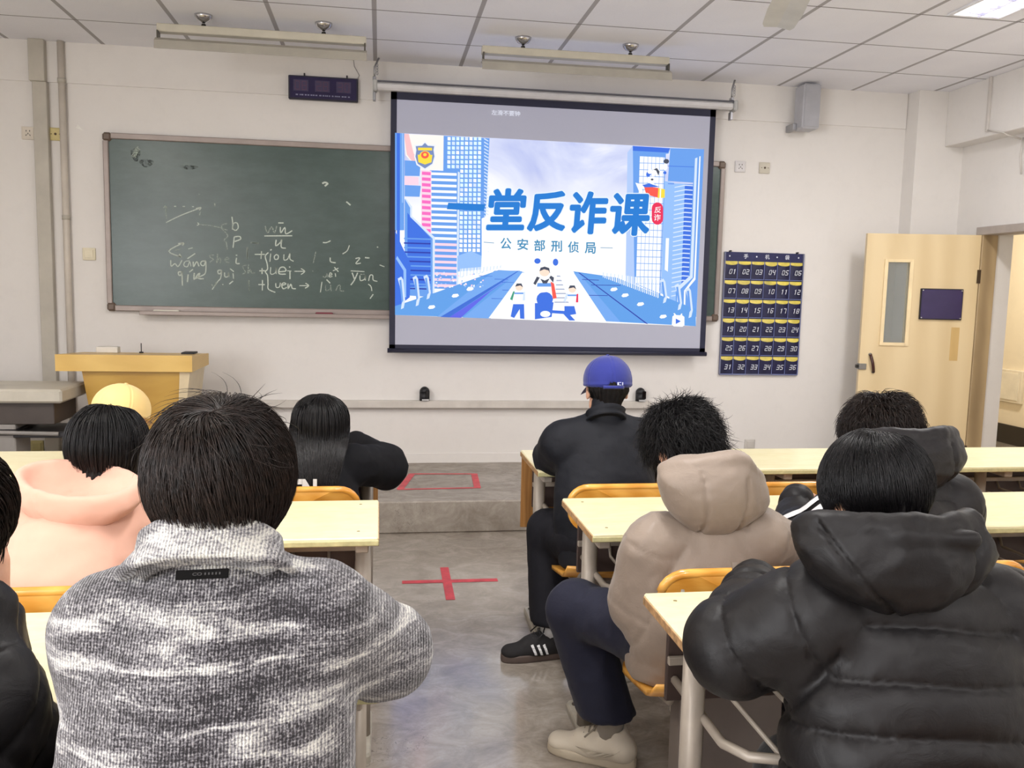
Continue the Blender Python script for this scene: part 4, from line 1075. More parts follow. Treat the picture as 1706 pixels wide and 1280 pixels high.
def desk(x0, x1, yf, label, panel=False, depth=.46, holes=True):
    yn = yf - depth
    r = empty('desk', ((x0 + x1) / 2, (yf + yn) / 2, 0), label, 'desk', 'long classroom desks')
    b = MB(); b.bb((x0, yn, .733), (x1, yf, .76), LAM, .004)
    b.bb((x0 - .0015, yn - .0015, .7335), (x1 + .0015, yf + .0015, .752), EDGE, .003)
    CHIP = mat('particle_board', (176, 138, 96), .8, var=.25, vscale=60)
    for xx, s_ in ((x0, -1), (x1, 1)): b.bb((xx - .0022, yn + .004, .7335), (xx + .0022, yf - .004, .752), CHIP)
    D = mat('screw_dot', (150, 132, 90), .5)
    for xx in (x0 + .06, x1 - .06):
        for yy in (yf - .06, yn + .07): b.lathe([(.005, .7601), (.005, .7606)], D, (xx, yy, 0), 8)
    b.build('desktop', r)
    xs = [x0 + .048, x1 - .048]; k = int(round((x1 - x0) / 1.2))
    for i in range(1, k): xs.append(x0 + .048 + (x1 - x0 - .096) * i / k)
    for x in xs: leg_unit(x, yf, r, 1)
    b = MB()                                        # book rack of bent tube with slats
    for xa, xb in zip(sorted(xs), sorted(xs)[1:]):
        b.tube([(xa + .02, yf - .06, .56), (xa + .02, yn + .10, .56), (xa + .05, yn + .035, .565), (xa + .12, yn + .015, .565), (xb - .12, yn + .015, .565), (xb - .05, yn + .035, .565), (xb - .02, yn + .10, .56), (xb - .02, yf - .06, .56)], .011, LEG, 8)
        m_ = int((xb - xa) / .11)
        for i in range(1, m_):
            x = xa + (xb - xa) * i / m_; b.tube([(x, yf - .05, .60), (x, yf - .07, .563), (x, yn + .02, .563)], .006, LEG, 6)
        b.bb((xa, yf - .07, .60), (xb, yf - .055, .62), LEG, .002)
    b.build('book_rack', r)
    b = MB(); b.bb((x0 + .05, yf - .05, .50), (x1 - .05, yf - .035, .73), DARKIN, .003); b.build('rack_back', r)
    if panel:
        b = MB(); b.bb((x0 + .003, yf - .028, .40), (x1 - .003, yf - .010, .737), FRONTW, .002); b.build('modesty_panel', r)
    return r


R_DESKS = [(.65, 3.95, -2.47), (.65, 3.95, -3.40), (.65, 3.95, -4.375)]
L_DESKS = [(-3.3, 0.0, -2.43), (-3.3, 0.0, -3.385), (-3.3, 0.0, -4.373)]
nm = ['front', 'middle', 'rear']
for (x0, x1, yf), w_, pn in zip(R_DESKS, nm, (True, False, False)):
    desk(x0, x1, yf, 'long cream %s desk right of the aisle, %s' % (w_, ['in front of the blue-capped person', 'in front of the tan puffer coat', 'under the nearest black puffer sleeve'][nm.index(w_)]), pn)
for (x0, x1, yf), w_, pn in zip(L_DESKS, nm, (True, False, False)):
    desk(x0, x1, yf, 'long cream %s desk left of the aisle, %s' % (w_, ['in front of the long-haired person', 'in front of the pink hoodie', 'in front of the grey knit coat'][nm.index(w_)]), pn)


def chair(xc, yf, label):
    """honey plywood back and seat on a steel pedestal, bolted in front of the desk whose far edge is yf"""
    r = empty('folding_seat', (xc, yf + .2, 0), label, 'seat', 'honey wood seats fixed to the desks')
    w = .252; yb = yf + .045
    # backrest: rounded-corner board, rolled top
    b = MB(); pr = []
    for i in range(13):
        a = math.pi / 2 * i / 12 if i <= 12 else 0
        pr.append((w - .075 + .075 * math.cos(math.pi / 2 - a) , .0))
    out = []
    rr = .07
    for cx, cz, a0 in ((w - rr, .79 - rr, 0), (-w + rr, .79 - rr, math.pi / 2), (-w + .07, .685, math.pi), (w - .07, .685, 1.5 * math.pi)):
        q = .07
        for k in range(7): a = a0 + k * math.pi / 12; out.append((cx + q * math.cos(a), cz + (q * math.sin(a))))
    n_ = len(out); vs = []
    def bow(x): return .03 * (x / w) ** 2
    def lean(z): return -.02 * (z - .4) / .4 * -1
    for off in (0.0, .018):
        for x, z in out: vs.append((xc + x, yb + off + bow(x) + .02 * (.79 - z) / .35, z))
    # fill by a grid fan through the centre line
    cc = [(xc, yb + off + .01, .70) for off in (0.0, .018)]; vs += cc
    fs = []
    for k in range(n_):
        k2 = (k + 1) % n_; fs.append((k, k2, 2 * n_)); fs.append((n_ + k2, n_ + k, 2 * n_ + 1)); fs.append((k, n_ + k, n_ + k2, k2))
    b.add(vs, fs, SEATW)
    # rolled top lip
    b.tube([(xc + x * .985, yb + .009 + bow(x) + .02 * (.79 - z) / .35, z - .008) for x, z in out[1:13]], .0125, SEATW, 10)
    b.build('backrest', r)
    b = MB(); n1, n2 = 8, 10; vs = []; fs = []
    def sz(u): return .445 - .07 * u + .04 * max(0, (.2 - u) / .2) ** 2
    for lay_ in (0, 1):
        for j in range(n2 + 1):
            u = j / n2; y = yb + .03 + .40 * u; ww = w * (1 - .15 * max(0, (u - .7) / .3) ** 2)
            for i in range(n1 + 1):
                s_ = -1 + 2 * i / n1; vs.append((xc + ww * s_, y, sz(u) - .012 * (1 - s_ * s_) - lay_ * .016))
    N = (n1 + 1) * (n2 + 1)
    for j in range(n2):
        for i in range(n1):
            a = j * (n1 + 1) + i; fs.append((a, a + 1, a + n1 + 2, a + n1 + 1)); fs.append((N + a, N + a + n1 + 1, N + a + n1 + 2, N + a + 1))
    for i in range(n1): fs.append((i, N + i, N + i + 1, i + 1)); a = n2 * (n1 + 1) + i; fs.append((a, a + 1, N + a + 1, N + a))
    for j in range(n2): a = j * (n1 + 1); fs.append((a, a + n1 + 1, N + a + n1 + 1, N + a)); a += n1; fs.append((a, N + a, N + a + n1 + 1, a + n1 + 1))
    b.add(vs, fs, SEATW, True); b.build('seat', r)
    b = MB()
    for s_ in (-1, 1):
        x = xc + s_ * (w - .06)
        b.tube([(x, yb + .036, .74), (x, yb + .045, .46), (x, yb + .09, .405), (x, yb + .36, .352)], .011, LEG, 8)
        b.bb((x - .004, yb - .04, .64), (x + .004, yb + .03, .70), LEG, .001)
    b.build('bracket', r)
    b = MB(); b.bb((xc - .15, yb + .12, .02), (xc + .15, yb + .20, .398), mat('pedestal_dark', (118, 108, 102), .45), .006); b.bb((xc - .17, yb + .07, .0), (xc + .17, yb + .25, .02), FOOT, .004); b.build('pedestal', r)
    return r


seat_proto = None
for side, row, xc, lb in (
        (1, 1, .945, 'honey wood seat under the blue-capped person'), (1, 1, 1.47, 'empty honey wood seat between the tan coat and the front desk'),
        (1, 1, 2.01, 'honey wood seat hidden behind the dark grey hood'), (1, 1, 2.9, 'honey wood seat at the far right of the front row'),
        (1, 2, .97, 'honey wood seat under the tan puffer coat'), (1, 2, 1.52, 'honey wood seat under the person in the dark grey hooded coat'), (1, 2, 2.07, 'honey wood seat right of the dark grey hooded coat'),
        (0, 1, -.32, 'honey wood seat under the long-haired person in black'), (0, 1, -.95, 'honey wood seat under the person in the yellow cap'),
        (0, 2, -.80, 'honey wood seat under the pink hoodie'), (0, 2, -.28, 'honey wood seat just in front of the grey coat'), ):
    yf = (R_DESKS if side else L_DESKS)[row][2]
    if seat_proto is None: seat_proto = chair(xc, yf, lb); P0 = (xc, yf)
    else: dup(seat_proto, (xc - P0[0], yf - P0[1], 0), lb)
# seats of the last row (the desks behind them are out of the picture)
for xc, lb in ((.98, 'honey wood seat under the nearest black puffer coat'), (-.28, 'honey wood seat under the grey knit coat'), (-.85, 'honey wood seat under the person at the left edge')):
    dup(seat_proto, (xc - P0[0], -5.36 - P0[1], 0), lb)

# ------------------------------------------------------------------ implicit-surface modelling of bodies and clothes
def nrm(v): v = np.asarray(v, float); return v / (np.linalg.norm(v) + 1e-12)


class Vox:
    """signed distance field on a grid; primitives are blended in, then meshed as one continuous surface"""
    def __init__(s, lo, hi, h):
        s.lo = np.array(lo, float); s.h = h; s.n = np.ceil((np.array(hi, float) - s.lo) / h).astype(int) + 1
        s.F = np.full(s.n, 0.5, np.float32)
    def _blk(s, lo, hi):
        a = np.clip(np.floor((np.array(lo) - s.lo) / s.h).astype(int), 0, s.n); b = np.clip(np.ceil((np.array(hi) - s.lo) / s.h).astype(int) + 1, 0, s.n)
        if np.any(b <= a): return None
        ax = [(s.lo[i] + s.h * np.arange(a[i], b[i])).astype(np.float32) for i in range(3)]
        P = np.stack(np.meshgrid(*ax, indexing='ij'), -1)
        return (slice(a[0], b[0]), slice(a[1], b[1]), slice(a[2], b[2])), P
    def mixin(s, lo, hi, fn, k=0.02, op='add'):
        m = k + 3.5 * s.h if op == 'add' else k
        bk = s._blk(np.array(lo) - m, np.array(hi) + m)
        if bk is None: return
        sl, P = bk; d = fn(P).astype(np.float32); a = s.F[sl]
        if op == 'add':
            q = np.maximum(k - np.abs(a - d), 0) / max(k, 1e-6); s.F[sl] = np.minimum(a, d) - q * q * k / 4
        else:
            d = -d; q = np.maximum(k - np.abs(a - d), 0) / max(k, 1e-6); s.F[sl] = np.maximum(a, d) + q * q * k / 4
    def cone(s, a, b, ra, rb, k=0.02, flat=None, op='add'):
        a = np.asarray(a, float); b = np.asarray(b, float); r = max(ra, rb) * 1.05
        if flat is not None and flat[1] > 1: r *= flat[1]
        s.mixin(np.minimum(a, b) - r, np.maximum(a, b) + r, lambda P: sd_cone(P, a, b, ra, rb, flat), k, op)
    def ell(s, c, r, R=None, k=0.02, op='add'):
        c = np.asarray(c, float); m = max(r)
        s.mixin(c - m, c + m, lambda P: sd_ell(P, c, r, R), k, op)
    def half(s, c, n, k=0.004):
        """cut away everything on the side n points to"""
        c = np.asarray(c, float); n = nrm(n)
        ax = [(s.lo[i] + s.h * np.arange(s.n[i])).astype(np.float32) for i in range(3)]
        d = (ax[0] - c[0])[:, None, None] * n[0] + (ax[1] - c[1])[None, :, None] * n[1] + (ax[2] - c[2])[None, None, :] * n[2]
        q = np.maximum(k - np.abs(s.F - d), 0) / k; s.F = np.maximum(s.F, d) + q * q * k / 4
    def mesh(s, smooth=1):
        F = s.F; F[0] = F[-1] = 1; F[:, 0] = F[:, -1] = 1; F[:, :, 0] = F[:, :, -1] = 1
        n = F.shape; ins = F < 0
        acc = np.zeros((*[x - 1 for x in n], 3), np.float32); cnt = np.zeros([x - 1 for x in n], np.float32); quads = []
        cid = lambda i, j, k: (i * (n[1] - 1) + j) * (n[2] - 1) + k
        for a in range(3):
            sl0 = [slice(None)] * 3; sl1 = [slice(None)] * 3; sl0[a] = slice(0, -1); sl1[a] = slice(1, None)
            cr = ins[tuple(sl0)] != ins[tuple(sl1)]; idx = np.argwhere(cr)
            if not len(idx): continue
            e = np.zeros(3, int); e[a] = 1; f0 = F[tuple(idx.T)]; f1 = F[tuple((idx + e).T)]; t = f0 / (f0 - f1)
            pos = idx.astype(np.float32); pos[:, a] += t
            u, v = [(1, 2), (2, 0), (0, 1)][a]; cells = []
            for du, dv in ((0, 0), (-1, 0), (-1, -1), (0, -1)):
                c = idx.copy(); c[:, u] += du; c[:, v] += dv; cells.append(c)
                np.add.at(acc, tuple(c.T), pos); np.add.at(cnt, tuple(c.T), 1)
            q = np.stack([cid(*c.T) for c in cells], 1); flip = f0 > 0
            q[flip] = q[flip][:, ::-1]; quads.append(q)
        act = np.argwhere(cnt > 0); V = acc[tuple(act.T)] / cnt[tuple(act.T)][:, None]
        mp = np.full((n[0] - 1) * (n[1] - 1) * (n[2] - 1), -1, np.int64); mp[cid(*act.T)] = np.arange(len(act))
        Q = mp[np.concatenate(quads)]; V = V * s.h + s.lo
        V = V.astype(np.float64)
        for _ in range(smooth): V = lap(V, Q, .5)
        return V, Q


def lap(V, Q, w):
    A = np.zeros_like(V); c = np.zeros(len(V))
    for i in range(4):
        a, b = Q[:, i], Q[:, (i + 1) % 4]
        for x, y in ((a, b), (b, a)):
            for k in range(3): A[:, k] += np.bincount(x, V[y, k], len(V))
            c += np.bincount(x, minlength=len(V))
    return V * (1 - w) + w * A / np.maximum(c, 1)[:, None]


def vnorm(V, Q):
    n = np.cross(V[Q[:, 2]] - V[Q[:, 0]], V[Q[:, 3]] - V[Q[:, 1]]); N = np.zeros_like(V)
    for i in range(4):
        for k in range(3): N[:, k] += np.bincount(Q[:, i], n[:, k], len(V))
    return N / (np.linalg.norm(N, axis=1, keepdims=True) + 1e-12)


def sd_cone(P, a, b, ra, rb, flat=None):
    p = P - a; ba = np.asarray(b) - a; sc = 1.0
    if flat is not None:
        n, f = nrm(flat[0]), flat[1]; p = p + (p @ n)[..., None] * n * (1 / f - 1); ba = ba + (ba @ n) * n * (1 / f - 1); sc = min(1.0, f)
    t = np.clip((p @ ba) / max(ba @ ba, 1e-9), 0, 1)
    return (np.linalg.norm(p - t[..., None] * ba, axis=-1) - (ra + (rb - ra) * t)) * sc


def sd_ell(P, c, r, R=None):
    p = P - np.asarray(c); r = np.asarray(r, float)
    if R is not None: p = p @ R              # R columns are the ellipsoid axes in world space
    k0 = np.linalg.norm(p / r, axis=-1); k1 = np.linalg.norm(p / (r * r), axis=-1)
    return k0 * (k0 - 1) / np.maximum(k1, 1e-6)


_L = np.random.RandomState(7).rand(64, 64, 64)


def vn(P, sc=1.0, oct=3, seed=0):
    """value noise in -1..1, sc = cycles per metre (number or per axis)"""
    out = np.zeros(len(P)); amp = 1.0; tot = 0; p = P * np.asarray(sc) + seed * 17.3
    for _ in range(oct):
        i = np.floor(p).astype(int); f = p - i; f = f * f * (3 - 2 * f); r = 0
        for dx in (0, 1):
            for dy in (0, 1):
                for dz in (0, 1):
                    w = (f[:, 0] if dx else 1 - f[:, 0]) * (f[:, 1] if dy else 1 - f[:, 1]) * (f[:, 2] if dz else 1 - f[:, 2])
                    r = r + w * _L[(i[:, 0] + dx) % 64, (i[:, 1] + dy) % 64, (i[:, 2] + dz) % 64]
        out += amp * (2 * r - 1); tot += amp; amp *= .5; p = p * 2.03 + 5.1
    return out / tot


def mk(name, V, Q, m, parent, extra=None):
    me = bpy.data.meshes.new(name); me.from_pydata(V.tolist() if hasattr(V, 'tolist') else V, [], Q.tolist() if hasattr(Q, 'tolist') else Q)
    ms = m if isinstance(m, list) else [m]
    for x in ms: me.materials.append(x)
    me.polygons.foreach_set('use_smooth', [True] * len(me.polygons))
    if extra is not None: me.polygons.foreach_set('material_index', extra)
    me.update(); o = bpy.data.objects.new(name, me); COL.objects.link(o); adopt(o, parent); return o


def seg_t(P, a, b):
    """parameter along a->b in metres and distance from the axis"""
    a = np.asarray(a); d = np.asarray(b) - a; L_ = np.linalg.norm(d); d = d / L_; t = (P - a) @ d
    tc = np.clip(t, 0, L_); return t, np.linalg.norm(P - a - tc[:, None] * d, axis=1)


def quilt(x, per, depth, phase=0.0, sharp=.42):
    f = np.mod(x / per + phase, 1.0); return depth * (np.maximum(1 - (2 * f - 1) ** 2, 0) ** sharp - 1)


# ---- skin, hair and cloth
def m_skin():
    t = NT('skin'); n = t.noise(25, 4, .6); t.set(col=t.ramp(n, [(.3, lin((206, 152, 124))), (.7, lin((226, 178, 150)))]), rough=.5, sss=.08, spec=.4)
    t.b.inputs['Subsurface Radius'].default_value = (.02, .008, .004); return t.m
SKIN = m_skin()
def m_hair(name, a, b, rough=.34):
    t = NT(name); n = t.noise(70, 3, .6); t.set(col=t.ramp(n, [(.3, lin(a)), (.7, lin(b))]), rough=rough, spec=.35); t.b.inputs['Anisotropic'].default_value = .5; return t.m
HAIR_B = m_hair('hair_black', (8, 7, 8), (20, 17, 19), .45); HAIR_SH = m_hair('hair_underlayer', (10, 8, 8), (22, 17, 15), .8); HAIR_D = m_hair('hair_dark_brown', (16, 11, 9), (42, 29, 23), .45)
def cloth(name, rgb, rough=.7, var=.08, bump=.25, bs=40, sheen=.2, fine=350):
    t = NT(name); c = lin(rgb); n = t.noise(5, 4, .6); t.set(col=t.ramp(n, [(.3, tuple(x * (1 - var) for x in c)), (.7, tuple(min(1, x * (1 + var)) for x in c))]), rough=rough, sheen=sheen, spec=.28)
    b1 = t.bump(t.noise(bs, 5, .62, None, .8), bump, .006)
    b2 = t.n('ShaderNodeBump', ins={'Strength': .12, 'Distance': .001, 'Height': t.noise(fine, 2)}); t.t.links.new(b1.outputs[0], b2.inputs['Normal']); t.t.links.new(b2.outputs[0], t.b.inputs['Normal'])
    return t.m


def Rot(yaw=0, pitch=0, roll=0):
    """columns: right, forward, up of a frame; yaw>0 turns to its left (+x towards +y), pitch>0 looks up, roll>0 leans right"""
    return np.array(Matrix.Rotation(math.radians(yaw), 3, 'Z') @ Matrix.Rotation(math.radians(pitch), 3, 'X') @ Matrix.Rotation(math.radians(roll), 3, 'Y'))


def head_sdf(v, c, R, s=1.0, k=.018):
    """skull, jaw, nose, brow, lips and ears in the head frame R at c"""
    L_ = lambda x, y, z: c + R @ (np.array([x, y, z]) * s)
    v.ell(L_(0, -.012, .032), np.array([.074, .094, .086]) * s, R, k)
    v.ell(L_(0, .022, -.022), np.array([.064, .068, .078]) * s, R, .02)
    v.cone(L_(-.038, .03, -.068), L_(.038, .03, -.068), .026 * s, .026 * s, .03); v.ell(L_(0, .058, -.082), np.array([.024, .022, .02]) * s, R, .025)
    v.cone(L_(-.034, .074, .018), L_(.034, .074, .018), .013 * s, .013 * s, .012)
    v.cone(L_(0, .088, .008), L_(0, .104, -.026), .0075 * s, .011 * s, .01); v.cone(L_(-.012, .09, -.03), L_(.012, .09, -.03), .008 * s, .008 * s, .008)
    v.cone(L_(-.018, .083, -.052), L_(.018, .083, -.052), .007 * s, .007 * s, .008); v.cone(L_(-.014, .081, -.062), L_(.014, .081, -.062), .0075 * s, .0075 * s, .008)
    for sx in (-1, 1):
        v.ell(L_(sx * .032, .093, .003), np.array([.017, .012, .010]) * s, R, .012, 'sub')
        v.ell(L_(sx * .032, .076, .002), np.array([.0125, .0125, .0125]) * s, R, .003)
        Re = R @ Rot(sx * -22, 8, 0)
        v.ell(L_(sx * .079, -.008, -.004), np.array([.010, .022, .034]) * s, Re, .008); v.ell(L_(sx * .088, -.002, -.002), np.array([.006, .013, .022]) * s, Re, .006, 'sub')
        v.ell(L_(sx * .078, -.002, -.030), np.array([.007, .009, .010]) * s, Re, .006)


def hand_sdf(v, w, d, n, side, curl=.35, s=1.0):
    """palm, five jointed fingers and a side thumb. w wrist, d finger direction, n palm normal, side +1 right hand"""
    d = nrm(d); n = nrm(np.asarray(n) - d * (d @ n)); x = np.cross(d, n) * side      # x points to the thumb side
    P = lambda a, b, c: np.asarray(w) + (x * a + d * b + n * c) * s
    v.cone(P(0, -.02, 0), P(0, .012, 0), .026 * s, .027 * s, .015, (n, .72))
    for i, o in enumerate((.028, .009, -.010, -.028)): v.cone(P(o * .7, .012, 0), P(o, .078, .0), .0135 * s, .0115 * s, .010)
    for o, L_ in ((.030, .070), (.010, .078), (-.010, .073), (-.029, .058)):
        a = curl * .5; p = P(o, .080, 0); dd = d
        for q, f in enumerate((.45, .30, .25)):
            dd = nrm(d * math.cos(a) + n * math.sin(a)) + x * (o * 1.2); e = p + nrm(dd) * L_ * f * s
            v.cone(p, e, (.0092 - .0011 * q) * s, (.0086 - .0012 * q) * s, .003); p = e; a += curl
    p = P(.026, .018, .004); e = P(.052, .045, .012); v.cone(p, e, .0135 * s, .0112 * s, .010); f_ = P(.060, .075, .018); v.cone(e, f_, .0105 * s, .0085 * s, .003)


def bounds(pts, m): p = np.array(pts); return p.min(0) - m, p.max(0) + m


def spine(J, d=.13):
    """chest and waist points that follow the placed shoulders"""
    m = (J['shl'] + J['shr']) / 2; J['che'] = m + nrm(J['pel'] - m) * d; J['wai'] = J['pel'] + (J['che'] - J['pel']) * .42 - J['fwd'] * .012


def body(root, J, s=1.0, h=.0055, curl=.5):
    """one continuous skin figure from the joints J"""
    spine(J); f = J['fwd']; pts = [J[k] for k in J if k not in ('fwd', 'R', 'palm')]
    lo, hi = bounds(pts, .22); lo[2] = -0.01; v = Vox(lo, hi, h)
    F_ = (f, .66)
    v.cone(J['pel'], J['wai'], .135, .115, .05, F_); v.cone(J['wai'], J['che'], .115, .125, .06, F_); v.cone(J['che'], J['nek'] - np.array([0, 0, .06]), .115, .06, .06, F_)
    v.cone(J['nek'] - np.array([0, 0, .06]), J['head'] + J['R'] @ np.array([0, -.02, -.04]), .056, .05, .03)
    head_sdf(v, J['head'], J['R'], s)
    for q, sd in (('l', -1), ('r', 1)):
        v.cone(J['che'] + (J['nek'] - J['che']) * .5, J['sh' + q], .06, .052, .05); v.cone(J['sh' + q], J['el' + q], .048, .037, .03); v.cone(J['el' + q], J['wr' + q], .038, .026, .02, None)
        d = J.get('hd' + q, J['wr' + q] - J['el' + q]); pn = J.get('pn' + q, np.array([0, 0, -1.])); hand_sdf(v, J['wr' + q] + nrm(d) * .02, d, pn, sd, curl)
        v.cone(J['pel'] + (J['hp' + q] - J['pel']) * .8, J['kn' + q], .085, .056, .05); v.cone(J['kn' + q], J['an' + q], .054, .035, .02); fo = J['to' + q] - J['an' + q]; v.cone(J['an' + q] + np.array([0, 0, -.035]), J['an' + q] + fo * .95 + np.array([0, 0, .0]), .030, .017, .02)
    V, Q = v.mesh(1)
    o = mk('body', V, Q, [SKIN], root)
    return o


def garment(root, name, J, m, r, hem=None, h=.007, puff=None, fold=.005, fs=(9, 9, 9), seed=0, hemz=None, cut=None, neck=None, extra=None, sleeves=True, smooth=1, shoulder=.02, parts=None):
    """jacket / hoodie / coat as one surface. r: dict of radii"""
    f = J['fwd']; pts = [J[k] for k in ('pel', 'wai', 'che', 'nek', 'shl', 'shr', 'ell', 'elr', 'wrl', 'wrr')]
    lo, hi = bounds(pts, .22); v = Vox(lo, hi, h); F_ = (f, r.get('flat', .72))
    up = nrm(J['che'] - J['pel'])
    bot = J['pel'] - up * r.get('drop', .02)
    v.cone(bot, J['wai'], r['hip'], r['wai'], .05, F_); v.cone(J['wai'], J['che'], r['wai'], r['che'], .06, F_)
    v.cone(J['che'], J['nek'] - np.array([0, 0, .05]), r['che'] * .93, r['yoke'], .06, F_)
    v.cone(J['shl'] * .8 + J['nek'] * .2, J['shr'] * .8 + J['nek'] * .2, r['shy'], r['shy'], .05)
    if neck: v.cone(J['nek'] - np.array([0, 0, .06]), J['nek'] + (J['head'] - J['nek']) * neck[0], neck[1] + .01, neck[1], .03)
    for q in 'lr':
        v.cone(J['sh' + q], J['el' + q], r['arm'], r['elb'], .04); e2 = J['wr' + q] + (J['wr' + q] - J['el' + q]) * -.02; v.cone(J['el' + q], e2, r['elb'], r['cuf'], .03)
    if extra: extra(v)
    v.half((0, 0, .425 if hemz is None else hemz), (0, 0, -1), .015)
    # cuffs end cleanly
    V, Q = v.mesh(smooth); N = vnorm(V, Q)
    dt = np.minimum(seg_t(V, J['pel'], J['che'])[1] - r['che'] * .9, seg_t(V, J['che'], J['nek'])[1] - r['yoke'])
    arm = {}
    for q in 'lr':
        t1, d1 = seg_t(V, J['sh' + q], J['el' + q]); t2, d2 = seg_t(V, J['el' + q], J['wr' + q]); L1 = np.linalg.norm(J['el' + q] - J['sh' + q])
        arm[q] = (np.where(d1 - r['arm'] < d2 - r['elb'], t1, L1 + t2), np.minimum(d1 - r['arm'] * .9, d2 - r['elb'] * .9))
    D = np.zeros(len(V)); isarm = np.zeros(len(V), bool)
    for q in 'lr': isarm |= (arm[q][1] < dt)
    if puff:
        tt = seg_t(V, J['pel'] - up * .3, J['pel'] + up * .5)[0] + puff.get('wob', .01) * vn(V, 4, 2, seed)
        D += np.where(isarm, 0, quilt(tt, puff['per'], puff['dep'], puff.get('ph', 0)))
        def pucker(x, per, ph): f_ = np.mod(x / per + ph, 1.0); return np.exp(-(np.minimum(f_, 1 - f_) * per / .014) ** 2)
        pk = np.where(isarm, 0, pucker(tt, puff['per'], puff.get('ph', 0)))
        for q in 'lr':
            mk_ = (arm[q][1] < dt) & (arm[q][1] < arm['l' if q == 'r' else 'r'][1]); a_ = arm[q][0] + puff.get('wob', .01) * vn(V, 5, 2, seed + 1)
            D += np.where(mk_, quilt(a_, puff.get('aper', puff['per']), puff['dep'] * puff.get('ak', 1), puff.get('aph', .1)), 0)
            pk = np.where(mk_, pucker(a_, puff.get('aper', puff['per']), puff.get('aph', .1)), pk)
            # armhole seam
            gap = np.abs(arm[q][1] - dt); D -= puff['dep'] * .7 * np.exp(-(gap / .012) ** 2) * (arm[q][0] > -.05)
    if puff: D += pk * .0035 * vn(V, (75, 75, 30), 2, seed + 9)
    n1 = vn(V, fs, 3, seed + 2); n2 = vn(V, np.array(fs) * 2.6, 2, seed + 3)
    D += fold * ((1 - np.abs(n1) * 2) * .8 + .5 * n2)
    V = V + N * D[:, None]
    if parts: parts(V, N)
    return mk(name, V, Q, m, root), (V, Q, N)


def trousers(root, J, m, r=(.10, .085, .075, .085), h=.009, seed=0, fold=.007, hem=None):
    pts = [J[k] for k in ('pel', 'hpl', 'hpr', 'knl', 'knr', 'anl', 'anr')]; lo, hi = bounds(pts, .18); lo[2] = max(lo[2], .02); v = Vox(lo, hi, h)
    v.cone(J['hpl'], J['hpr'], .115, .115, .04); v.cone(J['pel'], J['pel'] + (J['wai'] - J['pel']) * .5, .13, .13, .05, (J['fwd'], .75))
    for q in 'lr':
        v.cone(J['hp' + q], J['kn' + q], r[0], r[1], .03); v.cone(J['kn' + q], J['an' + q] + np.array([0, 0, .01]), r[2] + .006, r[3], .03)
        c = J['an' + q] + np.array([0, 0, -.0]); 
    zc = hem or max(min(J['anl'][2], J['anr'][2]) - .02, .05)
    v.half((0, 0, zc), (0, 0, -1)); V, Q = v.mesh(1); N = vnorm(V, Q)
    V += N * (fold * ((1 - np.abs(vn(V, (10, 10, 6), 3, seed)) * 2) * .9))[:, None]
    return mk('trousers', V, Q, m, root)


